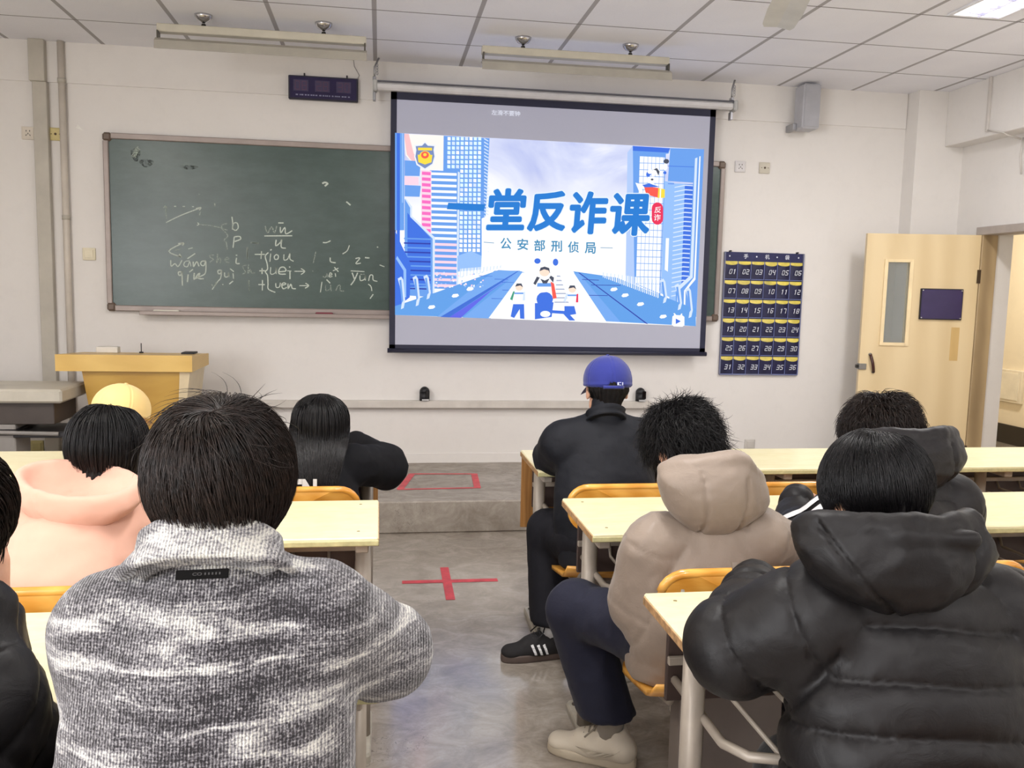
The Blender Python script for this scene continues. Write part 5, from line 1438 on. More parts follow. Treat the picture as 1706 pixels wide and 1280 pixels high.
def shoe(root, an, to, m, sole, label=None, stripes=None, h=.004, laces=None, big=1.0):
    """sneaker: ankle point an, toe point to (both in world space)"""
    d = nrm(np.array([to[0] - an[0], to[1] - an[1], 0])); x = np.array([d[1], -d[0], 0]); z0 = 0.0
    base = np.array([an[0], an[1], z0]) ; P = lambda a, b, c: base + x * a * big + d * b * big + np.array([0, 0, c * big])
    lo, hi = bounds([P(0, -.12, 0), P(0, .27, 0)], .09); lo[2] = -.005; hi[2] = .19
    v = Vox(lo, hi, h); F_ = (np.array([0, 0, 1.]), .8)
    v.cone(P(0, -.045, .052), P(0, .05, .05), .043 * big, .044 * big, .03); v.cone(P(0, .05, .045), P(0, .165, .036), .045 * big, .042 * big, .03, (np.array([0, 0, 1.]), .72))
    v.cone(P(0, -.03, .06), P(0, -.02, .105), .040 * big, .037 * big, .03); v.cone(P(0, .0, .085), P(0, .09, .062), .034 * big, .032 * big, .03)
    v.half(P(0, 0, .024), (0, 0, -1)); v.ell(P(0, -.015, .135), np.array([.026, .034, .04]) * big, None, .006, 'sub')
    V, Q = v.mesh(1); up_ = mk('shoe', V, Q, m, root)
    if label: up_['label'] = label
    b = MB(); n = 40; prof = []
    for k in range(n):
        a = 2 * math.pi * k / n; c, s_ = math.cos(a), math.sin(a); w = .045 * (1 + .12 * math.sin(a)) * (1 - .10 * math.exp(-((s_ - -.1) / .3) ** 2))
        prof.append((w * np.sign(c) * abs(c) ** .8, .06 + .148 * np.sign(s_) * abs(s_) ** .85))
    vs = []
    for z, k_ in ((.0, .96), (.006, 1.02), (.024, 1.03), (.032, .98)): vs += [tuple(P(a * k_, b_ if k_ >= 1 else .06 + (b_ - .06) * .985, z)) for a, b_ in prof]
    fs = [tuple(range(n - 1, -1, -1)), tuple(range(3 * n, 4 * n))]
    for l_ in range(3): fs += [(l_ * n + k, l_ * n + (k + 1) % n, (l_ + 1) * n + (k + 1) % n, (l_ + 1) * n + k) for k in range(n)]
    b.add([tuple(q) for q in vs], fs, sole, True); b.build('sole', up_)
    def surf(a, bb, side):          # point on the side of the upper
        return P(side * a, bb, 0)
    if laces:
        b = MB()
        for k in range(6):
            bb = .032 + k * .016; z = .122 - k * .0080; w = .024
            b.tube([P(-w, bb, z - .006), P(0, bb + .004, z + .001), P(w, bb, z - .006)], .0032, laces, 6)
        for s_ in (-1, 1): b.tube([P(0, .035, .127), P(s_ * .02, .03, .138), P(s_ * .042, .045, .120), P(s_ * .05, .07, .094)], .003, laces, 6)
        b.build('laces', up_)
    if stripes:
        b = MB(); mt, kind = stripes
        def hit(s_, bb, z):
            for a in np.linspace(.075, .0, 90):
                q = P(s_ * a, bb, z); g = ((q - v.lo) / v.h).round().astype(int)
                if v.F[tuple(np.clip(g, 0, v.n - 1))] < .002: break
            return q + x * s_ * .0045
        def strip(s_, top, bot, n=9):
            vs = []
            for i in range(n):
                u = i / (n - 1) * (len(top) - 1); k_ = min(int(u), len(top) - 2); w = u - k_
                for ln in (top, bot): vs.append(hit(s_, *[ln[k_][c_] * (1 - w) + ln[k_ + 1][c_] * w for c_ in (0, 1)]))
            b.add(vs, [(2 * i, 2 * i + 1, 2 * i + 3, 2 * i + 2) for i in range(n - 1)], mt)
        for s_ in (-1, 1):
            if kind == 3:
                for k in range(3): o_ = .022 + k * .024; strip(s_, [(o_, .034), (o_ + .016, .078)], [(o_ + .010, .034), (o_ + .026, .074)])
            else: strip(s_, [(-.052, .078), (-.03, .060), (.0, .056), (.05, .058), (.10, .060)], [(-.048, .076), (-.01, .044), (.03, .040), (.06, .046), (.10, .0595)], 14)
        b.build('side_stripes', up_)
    return up_


def hair(root, c, R, m, H, colliders=(), name='hair', shell=True, label=None):
    """H: r ellipsoid radii, cen centre, crown dir, n strands, len, grav, swirl, mess, low (lowest root z), face (max y of roots), rad, seg"""
    rs = np.random.RandomState(H.get('seed', 1)); n = H['n']; r = np.array(H['r']); cen = np.array(H.get('cen', (0, -.018, .04)))
    crown = nrm(H.get('crown', (0, -.6, .8)))
    D = rs.randn(n * 8, 3); D /= np.linalg.norm(D, axis=1, keepdims=True)
    p = D * r + cen
    front = H.get('face', .05) ; low = H.get('low', -.03)
    if 'top' not in H: nk = len(D) // 7; D[:nk] = crown + rs.randn(nk, 3) * .22; D /= np.linalg.norm(D, axis=1, keepdims=True); D = D[rs.permutation(len(D))]; p = D * r + cen
    ok = (p[:, 2] < H.get('top', 9)) & (p[:, 2] > low + np.clip((p[:, 1] + .02) * H.get('slope', 1.1), 0, 1)) & (p[:, 1] < front + .25 * np.clip(p[:, 2] - .06, 0, 1) * 10)
    if H.get('ears'): ok &= ~((np.abs(p[:, 0]) > .055) & (p[:, 1] > -.035) & (p[:, 2] < H['ears']))
    D = D[ok][:n]; n = len(D); off0 = rs.rand(n) ** .7; th = H.get('thick', .02)
    seg = H.get('seg', 10); L_ = H['len'] * (1 - H.get('lvar', .35) * rs.rand(n)); step = L_ / seg
    sc0 = .97
    p = D * (r * sc0) + cen; P = [p.copy()]
    cr = crown * r + cen
    # clump centres give locks
    nc = H.get('clumps', 60); ci = rs.randint(0, nc, n); cd = rs.randn(nc, 3); cl = rs.rand(n) * .6 + .4
    w = p - cr; fl0 = w.copy()
    mess = H.get('mess', .15); dirv = None
    R_ = R
    gl = R.T @ np.array([0, 0, -1.0])     # gravity in the head frame
    cols = [(R.T @ (np.array(q) - c), rr) for q, rr in colliders]
    if H.get('ears'): L_ = L_ * np.where((np.abs(p[:, 0]) > .06) & (p[:, 1] > -.05), .36, 1.0); step = L_ / seg
    if 'fade' in H: L_ = L_ * np.clip(H['fade'] + (p[:, 2] - low) / .11, H['fade'], 1); step = L_ / seg
    for i in range(seg):
        k = np.linalg.norm((p - cen) / r, axis=1, keepdims=True); nn = (p - cen) / (r * r); nn /= np.linalg.norm(nn, axis=1, keepdims=True)
        away = p - cr; away -= (away * nn).sum(1, keepdims=True) * nn; la = np.linalg.norm(away, axis=1, keepdims=True); away /= (la + 1e-6)
        sw = np.cross(nn, away)
        g = np.broadcast_to(gl, p.shape) - 0; gt = g - (g * nn).sum(1, keepdims=True) * nn * H.get('stick', .9)
        u = i / seg
        d = away * (H.get('away', 1.0) * np.exp(-la / .12)) + gt * H.get('grav', .8) + sw * H.get('swirl', .25) * np.exp(-la / .08)
        d += cd[ci] * mess * (.3 + u) * cl[:, None] + rs.randn(n, 3) * H.get('frizz', .06)
        if 'comb' in H: d += np.array(H['comb'])
        d += nn * H.get('lift', 0.0) * (1 - u)
        d /= np.linalg.norm(d, axis=1, keepdims=True)
        dirv = d if dirv is None else dirv * H.get('stiff', .5) + d * (1 - H.get('stiff', .5)); dirv /= np.linalg.norm(dirv, axis=1, keepdims=True)
        p = p + dirv * step[:, None]
        k = np.linalg.norm((p - cen) / r, axis=1, keepdims=True)
        tgt = sc0 + (1 - sc0) * min(1, (i + 1) / 2.5) + off0[:, None] * th / .09 * min(1, (i + 1) / 4)
        up_part = p[:, 2:3] > H.get('free', -.02)
        pin = cen + (p - cen) / k * tgt
        blend = H.get('hug', .8) * (1 - mess * u)
        p = np.where(up_part, p * (1 - blend) + pin * blend, np.where(k < tgt, pin, p))
        for q, rr in cols:
            e = (p - q) @ R.T; rr_ = rr + off0 * .012; ins = (e ** 2).sum(1) < rr_ ** 2; hh = np.sqrt(np.maximum(rr_ ** 2 - e[:, 0] ** 2 - e[:, 2] ** 2, 0)); e[ins, 1] = -hh[ins]; p = np.where(ins[:, None], q + e @ R, p)
        P.append(p.copy())
    P = np.stack(P, 1)                    # n, seg+1, 3
    W = P @ R.T + c
    rad = H.get('rad', .0014); ns = 3; T = np.gradient(W, axis=1); T /= (np.linalg.norm(T, axis=2, keepdims=True) + 1e-9)
    a = np.cross(T, np.array([.31, .72, .62])); a /= (np.linalg.norm(a, axis=2, keepdims=True) + 1e-9); b_ = np.cross(T, a)
    taper = rad * np.array([1.0 if j < seg * .55 else max(.12, 1 - (j - seg * .55) / (seg * .45) * .88) for j in range(seg + 1)])
    rings = []
    for q in range(ns):
        t = 2 * math.pi * q / ns; rings.append(W + (a * math.cos(t) + b_ * math.sin(t)) * taper[None, :, None])
    V = np.stack(rings, 2).reshape(-1, 3)      # n, seg+1, ns
    base = (np.arange(n) * (seg + 1) * ns)[:, None, None]; j = (np.arange(seg) * ns)[None, :, None]; q = np.arange(ns)[None, None, :]; q2 = (q + 1) % ns
    Q = np.stack([base + j + q, base + j + q2, base + j + ns + q2, base + j + ns + q], -1).reshape(-1, 4)
    nst = len(Q); ms = m
    if shell:
        lo, hi = bounds([c], .17); v = Vox(lo, hi, .005); v.ell(c + R @ cen, r * H.get('shell', .985), R, .01)
        if H.get('ears'):
            for sx in (-1, 1): v.ell(c + R @ np.array([sx * .100, .012, -.028]), np.array([.030, .044, .046]), R, .01, 'sub')
        if 'nape' in H: v.cone(c + R @ np.array([0, -.045, -.01]), c + R @ np.array(H['nape']), .062, H.get('naper', .048), .03)
        v.ell(c + R @ np.array([0, .125, -.075]), np.array([.10, .11, .13]), R, .01, 'sub')
        if 'cutz' in H: v.half(c + R @ np.array([0, -.05, H['cutz']]), R @ np.array([0, .35, -1]), .02)
        V2, Q2 = v.mesh(1); N2 = vnorm(V2, Q2)
        q_ = (V2 - c) @ R; ang = np.arctan2(q_[:, 0], -(q_[:, 1])) * 16
        V2 += N2 * (.0025 * np.sin(ang * 2.1 + 3 * vn(V2, 20, 2)) + .003 * vn(V2, 35, 2))[:, None]
        Q = np.concatenate([Q, Q2 + len(V)]); V = np.concatenate([V, V2]); ms = [m, HAIR_SH]
    o = mk(name, V, Q, ms, root, [0] * nst + [1] * (len(Q) - nst) if shell else None)
    if label: o['label'] = label
    return o


def px(u, v, d):
    """point of the room seen at photo pixel (u, v) at depth d in front of the camera"""
    return CAM_POS + d * (FW + (u - 853) / FOC * RT - (v - 640) / FOC * UP)


def joints(pel, lean, fyaw, shw, shz, head, hR, arms, legs, wai=.42, neck_f=.0, tilt=0.0):
    """pel pelvis point; lean = chest offset (x, y, z) from pelvis; arms/legs in world points"""
    pel = np.array(pel, float); f = np.array([-math.sin(math.radians(fyaw)), math.cos(math.radians(fyaw)), 0]); x = np.array([f[1], -f[0], 0])
    che = pel + np.array(lean); J = dict(pel=pel, che=che, wai=pel + (che - pel) * wai - f * .015, fwd=f, R=hR, head=np.array(head, float))
    nek = che + np.array([0, 0, shz]) + f * neck_f; J['nek'] = nek
    for q, sg in (('l', -1), ('r', 1)):
        J['sh' + q] = che + x * sg * shw + np.array([0, 0, shz - .075 + sg * tilt]) + f * neck_f * .6
        J['hp' + q] = pel + x * sg * .085; J['el' + q], J['wr' + q] = [np.array(t, float) for t in arms[q][:2]]
        if len(arms[q]) > 2: J['hd' + q] = np.array(arms[q][2], float)
        if len(arms[q]) > 3: J['pn' + q] = np.array(arms[q][3], float)
        J['kn' + q], J['an' + q], J['to' + q] = [np.array(t, float) for t in legs[q]]
    return J


def sit_legs(pel, f=0.0, spread=.12):
    o = {}
    for q, sg in (('l', -1), ('r', 1)):
        k = np.array([pel[0] + sg * spread, pel[1] + .42, .50]); o[q] = (k, k + np.array([0, -.02, -.40]), k + np.array([0, .12, -.47]))
    return o


def on_cloth(surf, p, off=.002):
    V, Q, N = surf; i = np.argmin(((V - p) ** 2).sum(1)); return V[i] + N[i] * off

def hood(root, c, R, r, m, inner=(.80, .9, .78), ioff=(0, .55, .52), rim=.016, seams=((-.45, .12), (.38, .2)), puff=.006, wr=.004, seed=0, h=.006, extra=None, taper=.28, peak=.0, rimz=(.30, .62)):
    """padded hood lying on the back: rounded bag that narrows downwards, hollow behind the head, with a stitched rim"""
    r = np.array(r, float); c = np.array(c, float); lo, hi = bounds([c], max(r) * 1.4); v = Vox(lo, hi, h)
    v.ell(c, r, R, .02)
    v.ell(c + R @ (np.array([0, .05, .12]) * r), r * np.array([.97, .9, .80]), R, .03)
    if extra: extra(v)
    v.ell(c + R @ (np.array(ioff) * r), r * np.array(inner), R, .025, 'sub')
    pts = []
    for t in np.linspace(-.18 * math.pi, 1.18 * math.pi, 23):          # padded rim over the back of the neck
        pts.append(c + R @ (np.array([.88 * math.cos(t), .30 - .62 * max(0, math.sin(t)) ** 1.5, rimz[0] + rimz[1] * max(-.3, math.sin(t))]) * r))
    if rim > .006:
        for p, q in zip(pts, pts[1:]): v.cone(p, q, rim, rim, .012)
    V, Q = v.mesh(1); N = vnorm(V, Q); q = (V - c) @ R; D = np.zeros(len(V)); outer = (q[:, 1] < r[1] * .1) & (q[:, 2] < r[2] * (rimz[0] + rimz[1] * .75)); zz = q[:, 2] / r[2]
    for s_, sl in seams:
        dd = np.abs(q[:, 0] / r[0] - s_ + sl * zz) * r[0] + .003 * vn(V, 30, 2, seed + 4)
        D -= outer * puff * np.exp(-(dd / .006) ** 2); D += outer * puff * .2 * np.exp(-((dd - .022) / .018) ** 2); D += outer * .002 * np.exp(-(dd / .02) ** 2) * vn(V, (60, 60, 90), 2, seed + 7)
    n1 = vn(V, (9, 9, 13), 3, seed); D += wr * ((1 - 2 * np.abs(n1)) + .4 * vn(V, 30, 2, seed + 1))
    V = V + N * D[:, None]
    q = (V - c) @ R; zz = q[:, 2] / r[2]; q[:, 0] *= 1 - taper * np.clip(-zz, -.25, 1); q[:, 2] += peak * r[2] * np.exp(-((q[:, 0] / r[0]) / .45) ** 2) * np.clip(zz, 0, 1)
    V = q @ R.T + c
    return mk('hood', V, Q, m, root)


def ballcap(root, c, R, m, r=(.098, .112, .098), brim_yaw=0, logo=None, mb=None):
    """six-panel cap: dome, brim, button, and an opening strap at the back"""
    r = np.array(r); cen = c + R @ np.array([0, -.012, .042]); lo, hi = bounds([cen], .16); v = Vox(lo, hi, .0045)
    v.ell(cen, r, R, .01); v.half(cen + R @ np.array([0, 0, -.028]), R @ np.array([0, .10, -1]), .006)
    v.ell(cen, r - .004, R, .002, 'sub') if False else None
    v.ell(cen + R @ np.array([0, -r[1] * 1.0, -.045]), np.array([.030, .03, .03]), R, .004, 'sub')
    V, Q = v.mesh(1); N = vnorm(V, Q); q = (V - cen) @ R; an = np.arctan2(q[:, 0], q[:, 1]); rad = np.hypot(q[:, 0], q[:, 1])
    d = np.abs(np.mod(an / (math.pi / 3) + .5, 1) - .5) * (math.pi / 3) * rad
    D = -.0022 * np.exp(-(d / .0025) ** 2) + .0012 * np.exp(-((d - .006) / .002) ** 2) + .0015 * vn(V, 18, 3, 2)
    D += .003 * np.exp(-((q[:, 2] + .022) / .006) ** 2) * (q[:, 2] < 0)
    cr = mk('crown', V + N * D[:, None], Q, m, root)
    b = MB(); n = 22; vs = []; fs = []
    for lay_ in (0, 1):
        for j in range(7):
            u = j / 6
            for i in range(n + 1):
                t = math.radians(-48 + 96 * i / n) ; w = .062 * u * (math.cos(t) ** .6 if math.cos(t) > 0 else 0)
                x = math.sin(t) * (r[0] + w * .35) ; y = math.cos(t) * (r[1] - .002) + w
                z = -.028 - .010 * u - .022 * (x / .09) ** 2 * u - lay_ * .003
                vs.append(cen + R @ np.array([x, y, z]))
    N_ = 7 * (n + 1)
    for j in range(6):
        for i in range(n): a = j * (n + 1) + i; fs.append((a, a + 1, a + n + 2, a + n + 1)); fs.append((N_ + a, N_ + a + n + 1, N_ + a + n + 2, N_ + a + 1))
    for i in range(n): a = 6 * (n + 1) + i; fs.append((a, a + 1, N_ + a + 1, N_ + a)); fs.append((i, N_ + i, N_ + i + 1, i + 1))
    b.add(vs, fs, m, True); b.build('brim', root)
    b = MB(); b.lathe([(.008, 0), (.008, .003), (.004, .005)], m, cen + R @ np.array([0, 0, r[2] - .001]), 12, Matrix(R.tolist())); b.build('top_button', root)
    b = MB(); b.tube([cen + R @ np.array([r[0] * 1.01 * math.sin(t), -r[1] * 1.01 * math.cos(t), -.034]) for t in np.linspace(-.42, .42, 9)], .0065, mb or m, 6); b.build('strap', root)
    if logo:
        b = MB()
        for dx, dz, w, h in ((-.012, 0, .006, .012), (-.004, .005, .008, .002), (-.004, -.005, .008, .002), (.006, 0, .003, .012)):
            b.box(cen + R @ np.array([dx + .028, -r[1] * .985 - .0045, -.020 + dz]), (w, .004, h), logo, Matrix(R.tolist()))
        b.build('logo', root)


def add_person(px_, py_, label): return empty('person', (px_, py_, 0), label, 'person', None)


LOW = .0075
# ---------- 1: grey knit coat, nearest on the left
def knit():
    t = NT('grey_melange_knit'); v = t.coord((1, 1, 1))
    # vertical ribs
    w = t.n('ShaderNodeTexWave', wave_type='BANDS', bands_direction='X'); w.inputs['Scale'].default_value = 70; w.inputs['Distortion'].default_value = 1.6; w.inputs['Detail'].default_value = 2; w.inputs['Detail Scale'].default_value = 3
    t.t.links.new(v.outputs[0], w.inputs[0])
    w2 = t.n('ShaderNodeTexWave', wave_type='BANDS', bands_direction='Z'); w2.inputs['Scale'].default_value = 80; w2.inputs['Distortion'].default_value = 3.5; w2.inputs['Detail'].default_value = 2; w2.inputs['Detail Scale'].default_value = 2.5
    t.t.links.new(v.outputs[0], w2.inputs[0])
    fine = t.noise(230, 3, .75); fine2 = t.noise(420, 2, .7)
    stv = t.coord((5.5, 5.5, 34), (0, .30, 0)); streak = t.noise(1.0, 4, .55, stv, .6); big = t.noise(4.0, 3)
    a = t.math('ADD', t.math('MULTIPLY', fine, .78), t.math('MULTIPLY', (w, 1), .13)); a = t.math('ADD', a, t.math('MULTIPLY', (w2, 1), .06)); a = t.math('ADD', a, t.math('MULTIPLY', big, .12))
    s2 = t.ramp(streak, [(.50, 0.0), (.66, .48)]); a = t.math('ADD', a, t.math('MULTIPLY', s2, .55)); dk = t.ramp(streak, [(.32, .10), (.46, 0.0)]); a = t.math('SUBTRACT', a, dk)
    c = t.ramp(a, [(.44, lin((34, 32, 35))), (.53, lin((76, 73, 77))), (.64, lin((130, 128, 131))), (.84, lin((204, 202, 194)))])
    t.set(col=c, rough=.92, sheen=.35, spec=.15); hh = t.math('ADD', t.math('MULTIPLY', (w, 1), .6), t.math('MULTIPLY', fine, .9)); t.bump(hh, .55, .004); return t.m
KN = knit()
r1 = add_person(-.25, -5.17, 'person with tousled dark hair in a grey melange knit coat, seated nearest left')
J1 = joints((-.25, -5.19, .53), (.01, .10, .37), 0, .2, .14, px(370, 832, 1.30), Rot(-3, -16, 0),
            dict(l=(px(200, 1185, 1.36), (-.42, -4.72, .825), (.5, 1, 0)), r=(px(640, 1085, 1.42), (.02, -4.74, .825), (-.8, 1, 0))), sit_legs((-.25, -5.19)))
J1['shl'] = px(180, 1055, 1.27); J1['shr'] = px(545, 1035, 1.30); J1['nek'] = px(355, 915, 1.28)
body(r1, J1)
def pk1(V, N): pass
garment(r1, 'coat', J1, KN, dict(hip=.205, wai=.195, che=.19, yoke=.095, shy=.062, arm=.078, elb=.070, cuf=.056, flat=.70, drop=.06), h=.0065, fold=.006, fs=(9, 9, 6), seed=4)
def collar(root, J, m, c, ax, r0, r1_, hh, thick=.008, name='collar', lean=.0, n=48):
    """turned-down collar: stands up round the neck, then folds outwards"""
    b = MB(); ax = nrm(ax); x = nrm(np.cross(ax, (0, 1, 0)) * -1 if abs(ax[1]) < .9 else np.array([1, 0, 0])); x = nrm(np.array([1, 0, 0]) - ax * ax[0]); y = np.cross(ax, x)
    prof = [(r0, -.01), (r0, hh * .6), (r0 + .002, hh * .9), (r0 + .008, hh), (r0 + .016, hh * .9), (r0 + (r1_ - r0) * .5, hh * .45), (r1_, 0), (r1_ + .004, -.008), (r1_ - .006, -.013), (r0 + (r1_ - r0) * .4, -.004), (r0 + .004, -.02)]
    vs = []; k_ = len(prof)
    for i in range(n + 1):
        t = math.radians(-205 + 320 * i / n - 155 + 25 + 70 - 0); t = math.radians(110 + 320 * i / n)
        for rr, z in prof:
            fr = max(0, math.sin(t)); rr2 = rr * (1 + .0 * fr)
            vs.append(c + x * (rr2 * 1.08 * math.cos(t)) + y * (rr2 * .92 * math.sin(t)) + ax * (z - .03 * fr - .032 * (1 + math.sin(t))))
    fs = []
    for i in range(n):
        for j in range(k_): fs.append((i * k_ + j, i * k_ + (j + 1) % k_, (i + 1) * k_ + (j + 1) % k_, (i + 1) * k_ + j))
    fs += [tuple(range(k_)), tuple(n * k_ + j for j in range(k_))]
    b.add(vs, fs, m, True); return b.build(name, root)
collar(r1, J1, KN, px(352, 918, 1.262), (0, .33, 1), .078, .116, .052)
b = MB(); cc = px(337, 957, 1.118); b.box(cc, (.066, .003, .0125), mat('coat_label_black', (13, 12, 12), .9, spec=.1), Matrix.Rotation(-.02, 3, 'Y') @ Matrix.Rotation(-.55, 3, 'X'), .001); b2 = b; xs_ = -.010
RL = Matrix.Rotation(-.02, 3, 'Y') @ Matrix.Rotation(-.55, 3, 'X')
text_box(b, 'CO', mat('label_print', (52, 50, 50), .8), lambda u, v: Vector(cc) + RL @ Vector((-.012 + .012 * u, -.0019, -.002 + .004 * v)), .02)
for k in range(5): b.box(Vector(cc) + RL @ Vector((.004 + k * .0045, -.0017, 0)), (.002, .0006, .003), mat('label_print', (52, 50, 50), .8), RL)
lab1 = b.build('neck_label', r1); lab1['label'] = 'small black woven label'
trousers(r1, J1, cloth('black_trousers', (16, 16, 20), .8, .08, .2, 40, 0), h=.011)
SH_B = mat('shoe_black', (26, 24, 26), .5); SOLE_W = mat('sole_white', (214, 208, 194), .6)
for q in 'lr': shoe(r1, J1['an' + q], J1['to' + q], SH_B, SOLE_W, h=.006)
hair(r1, J1['head'], J1['R'], HAIR_D, dict(r=(.090, .106, .100), n=15000, len=.15, crown=(-.02, -.50, .86), swirl=.8, away=1.0, grav=.8, mess=.26, frizz=.03, thick=.021, lift=.10, fade=.6, low=-.085, slope=.7, nape=(0, -.035, -.07), naper=.040, seg=9, rad=.0006, seed=11, clumps=46, free=-.08, hug=.85, stiff=.6))
hair(r1, J1['head'], J1['R'], HAIR_D, dict(r=(.092, .108, .102), n=110, len=.11, crown=(-.02, -.50, .86), swirl=1.6, grav=.5, mess=.4, frizz=.08, thick=.03, lift=.55, low=.06, seg=11, rad=.0006, seed=5, clumps=18, hug=.15), shell=False, name='flyaway_hair')

# ---------- 2: nearest black puffer coat on the right
PUF = cloth('black_puffer_nylon', (17, 15, 16), .52, .06, .35, 16, .0, 500)
r2 = add_person(.96, -4.9, 'person in a black quilted puffer coat with a padded hood, seated nearest right')
J2 = joints((.96, -5.02, .53), (0, .13, .36), 0, .2, .14, px(1457, 842, 1.72), Rot(4, -30, 0),
            dict(l=(px(1222, 1078, 1.66), (.86, -4.55, .83), (1, .6, 0)), r=((1.32, -4.78, .84), (1.06, -4.56, .83), (-1, .6, 0))), sit_legs((.96, -5.0)))
J2['shl'] = px(1340, 1030, 1.60); J2['shr'] = px(1665, 1030, 1.66); J2['nek'] = px(1490, 935, 1.62)
J2['knl'] = np.array([.93, -4.66, .43]); J2['anl'] = np.array([.90, -4.62, .10]); J2['tol'] = np.array([.90, -4.50, .05])
body(r2, J2)
garment(r2, 'puffer_coat', J2, PUF, dict(hip=.235, wai=.225, che=.215, yoke=.11, shy=.085, arm=.098, elb=.090, cuf=.066, flat=.68, drop=.10), h=.007, puff=dict(per=.088, dep=.016, aper=.125, ph=.3, wob=.02, ak=.9), fold=.003, fs=(11, 11, 14), seed=8)
RH = Rot(0, 20, 0)
def flap(v): v.cone(px(1500, 893, 1.47), px(1615, 900, 1.48), .016, .014, .012); v.cone(px(1500, 893, 1.47), px(1400, 905, 1.50), .014, .008, .012)
hood(r2, px(1486, 919, 1.56), Rot(0, 24, 0), (.170, .115, .092), PUF, puff=.008, wr=.008, seed=3, rim=.016, seams=((-.50, .55), (.55, -.1)), extra=flap, taper=.2)
trousers(r2, J2, MATS.get('bt') or cloth('black_trousers_b', (22, 22, 28)), h=.011)
for q in 'lr': shoe(r2, J2['an' + q], J2['to' + q], SH_B, SOLE_W, h=.006)
hair(r2, J2['head'], J2['R'], HAIR_B, dict(r=(.094, .108, .100), n=14000, ears=.02, len=.13, crown=(.22, -.45, .86), swirl=1.0, away=1.0, grav=.8, mess=.22, frizz=.03, thick=.010, lift=.04, fade=.4, low=-.075, slope=1.5, nape=(0, -.04, -.07), naper=.04, seg=9, rad=.0006, seed=21, clumps=40, hug=.9, free=-.08, stiff=.6))
b = MB(); e_ = J2['head'] + J2['R'] @ np.array([-.094, -.004, -.026]); b.lathe([(.0, 0), (.006, .002), (.0065, .006), (.003, .014), (.0, .015)], mat('earbud_white', (240, 240, 242), .2), e_, 12, Matrix.Rotation(math.pi, 3, 'X')); b.tube([e_, e_ + np.array([0, .004, -.022])], .0028, mat('earbud_white', (240, 240, 242), .2), 8)
tag(b.build('earbud', origin=tuple(e_)), 'white wireless earbud in the ear of the nearest black-puffer person', 'earbud')

# ---------- 3: tan puffer, second row right
TAN = cloth('tan_puffer_nylon', (140, 126, 114), .5, .05, .4, 24, .15, 500)
r3 = add_person(.90, -4.08, 'person in a tan hooded puffer coat bowing a tousled black-haired head, second row right')
J3 = joints((.90, -4.10, .52), (.02, .14, .34), 8, .19, .13, px(1140, 757, 2.62), Rot(14, -42, -4),
            dict(l=(px(1062, 1000, 2.46), (.88, -3.93, .66), (.5, 1, 0)), r=((1.17, -4.02, .76), (1.0, -3.93, .66), (-.6, 1, 0))),
            dict(l=((.615, -3.79, .50), (.735, -3.83, .115), (.61, -3.755, .05)), r=((1.0, -3.72, .50), (1.05, -3.75, .11), (1.06, -3.62, .05))))
J3['shl'] = px(1085, 912, 2.40); J3['shr'] = px(1272, 898, 2.46); J3['nek'] = px(1180, 850, 2.48); J3['hpl'] = np.array([.82, -4.10, .52]); J3['hpr'] = np.array([.99, -4.10, .52])
body(r3, J3)
garment(r3, 'puffer_coat', J3, TAN, dict(hip=.20, wai=.19, che=.175, yoke=.10, shy=.07, arm=.084, elb=.078, cuf=.06, flat=.72, drop=.06), h=.0075, puff=dict(per=.19, dep=.009, aper=.19, ph=.62, wob=.01, ak=.8), fold=.006, fs=(11, 11, 8), seed=12)
hood(r3, px(1184, 824, 2.40), Rot(6, 24, 13), (.158, .11, .116), TAN, puff=.006, wr=.004, seed=6, rim=.013, seams=((-.40, .22), (.34, .30)), peak=.34, inner=(.62, .78, .80), ioff=(0, .66, .50))
b = MB(); SM_ = mat('coat_print_grey', (116, 104, 94), .6)
for (u, v_) in ((1224, 945), (1238, 943)):
    b.box(px(u, v_, 2.21), (.014, .004, .024), SM_, Matrix.Rotation(-.45, 3, 'X'))
b.build('back_print', r3)
NAVY = cloth('navy_trousers', (27, 29, 46), .75, .08, .2, 40, .05)
trousers(r3, J3, NAVY, r=(.10, .078, .080, .086), h=.009, seed=5, hem=.165)
SHW = cloth('shoe_white_leather', (214, 204, 186), .45, .05, .12, 60, 0); STW = mat('shoe_swoosh_grey', (178, 168, 150), .5); LACE = mat('lace_grey', (150, 142, 128), .8)
shoe(r3, J3['anl'], J3['tol'], SHW, mat('sole_cream', (202, 190, 168), .6), 'off-white leather sneaker', (STW, 1), laces=LACE, big=1.0)
shoe(r3, J3['anr'], J3['tor'], SHW, mat('sole_cream', (202, 190, 168), .6), 'off-white leather sneaker', (STW, 1), laces=LACE)
b = MB(); b.tube([J3['anl'] + np.array([0, 0, -.02]), J3['anl'] + np.array([0, 0, .09])], .043, cloth('sock_grey', (150, 142, 130), .9), 14); b.build('sock', r3)
hair(r3, J3['head'], J3['R'], HAIR_B, dict(r=(.094, .106, .100), n=6500, ears=.02, len=.13, crown=(.1, -.35, .9), swirl=.9, away=.8, grav=.35, mess=.75, frizz=.10, thick=.028, lift=.45, low=-.06, slope=.7, nape=(0, -.05, -.07), seg=10, rad=.0009, seed=31, clumps=60, hug=.4, stiff=.6))

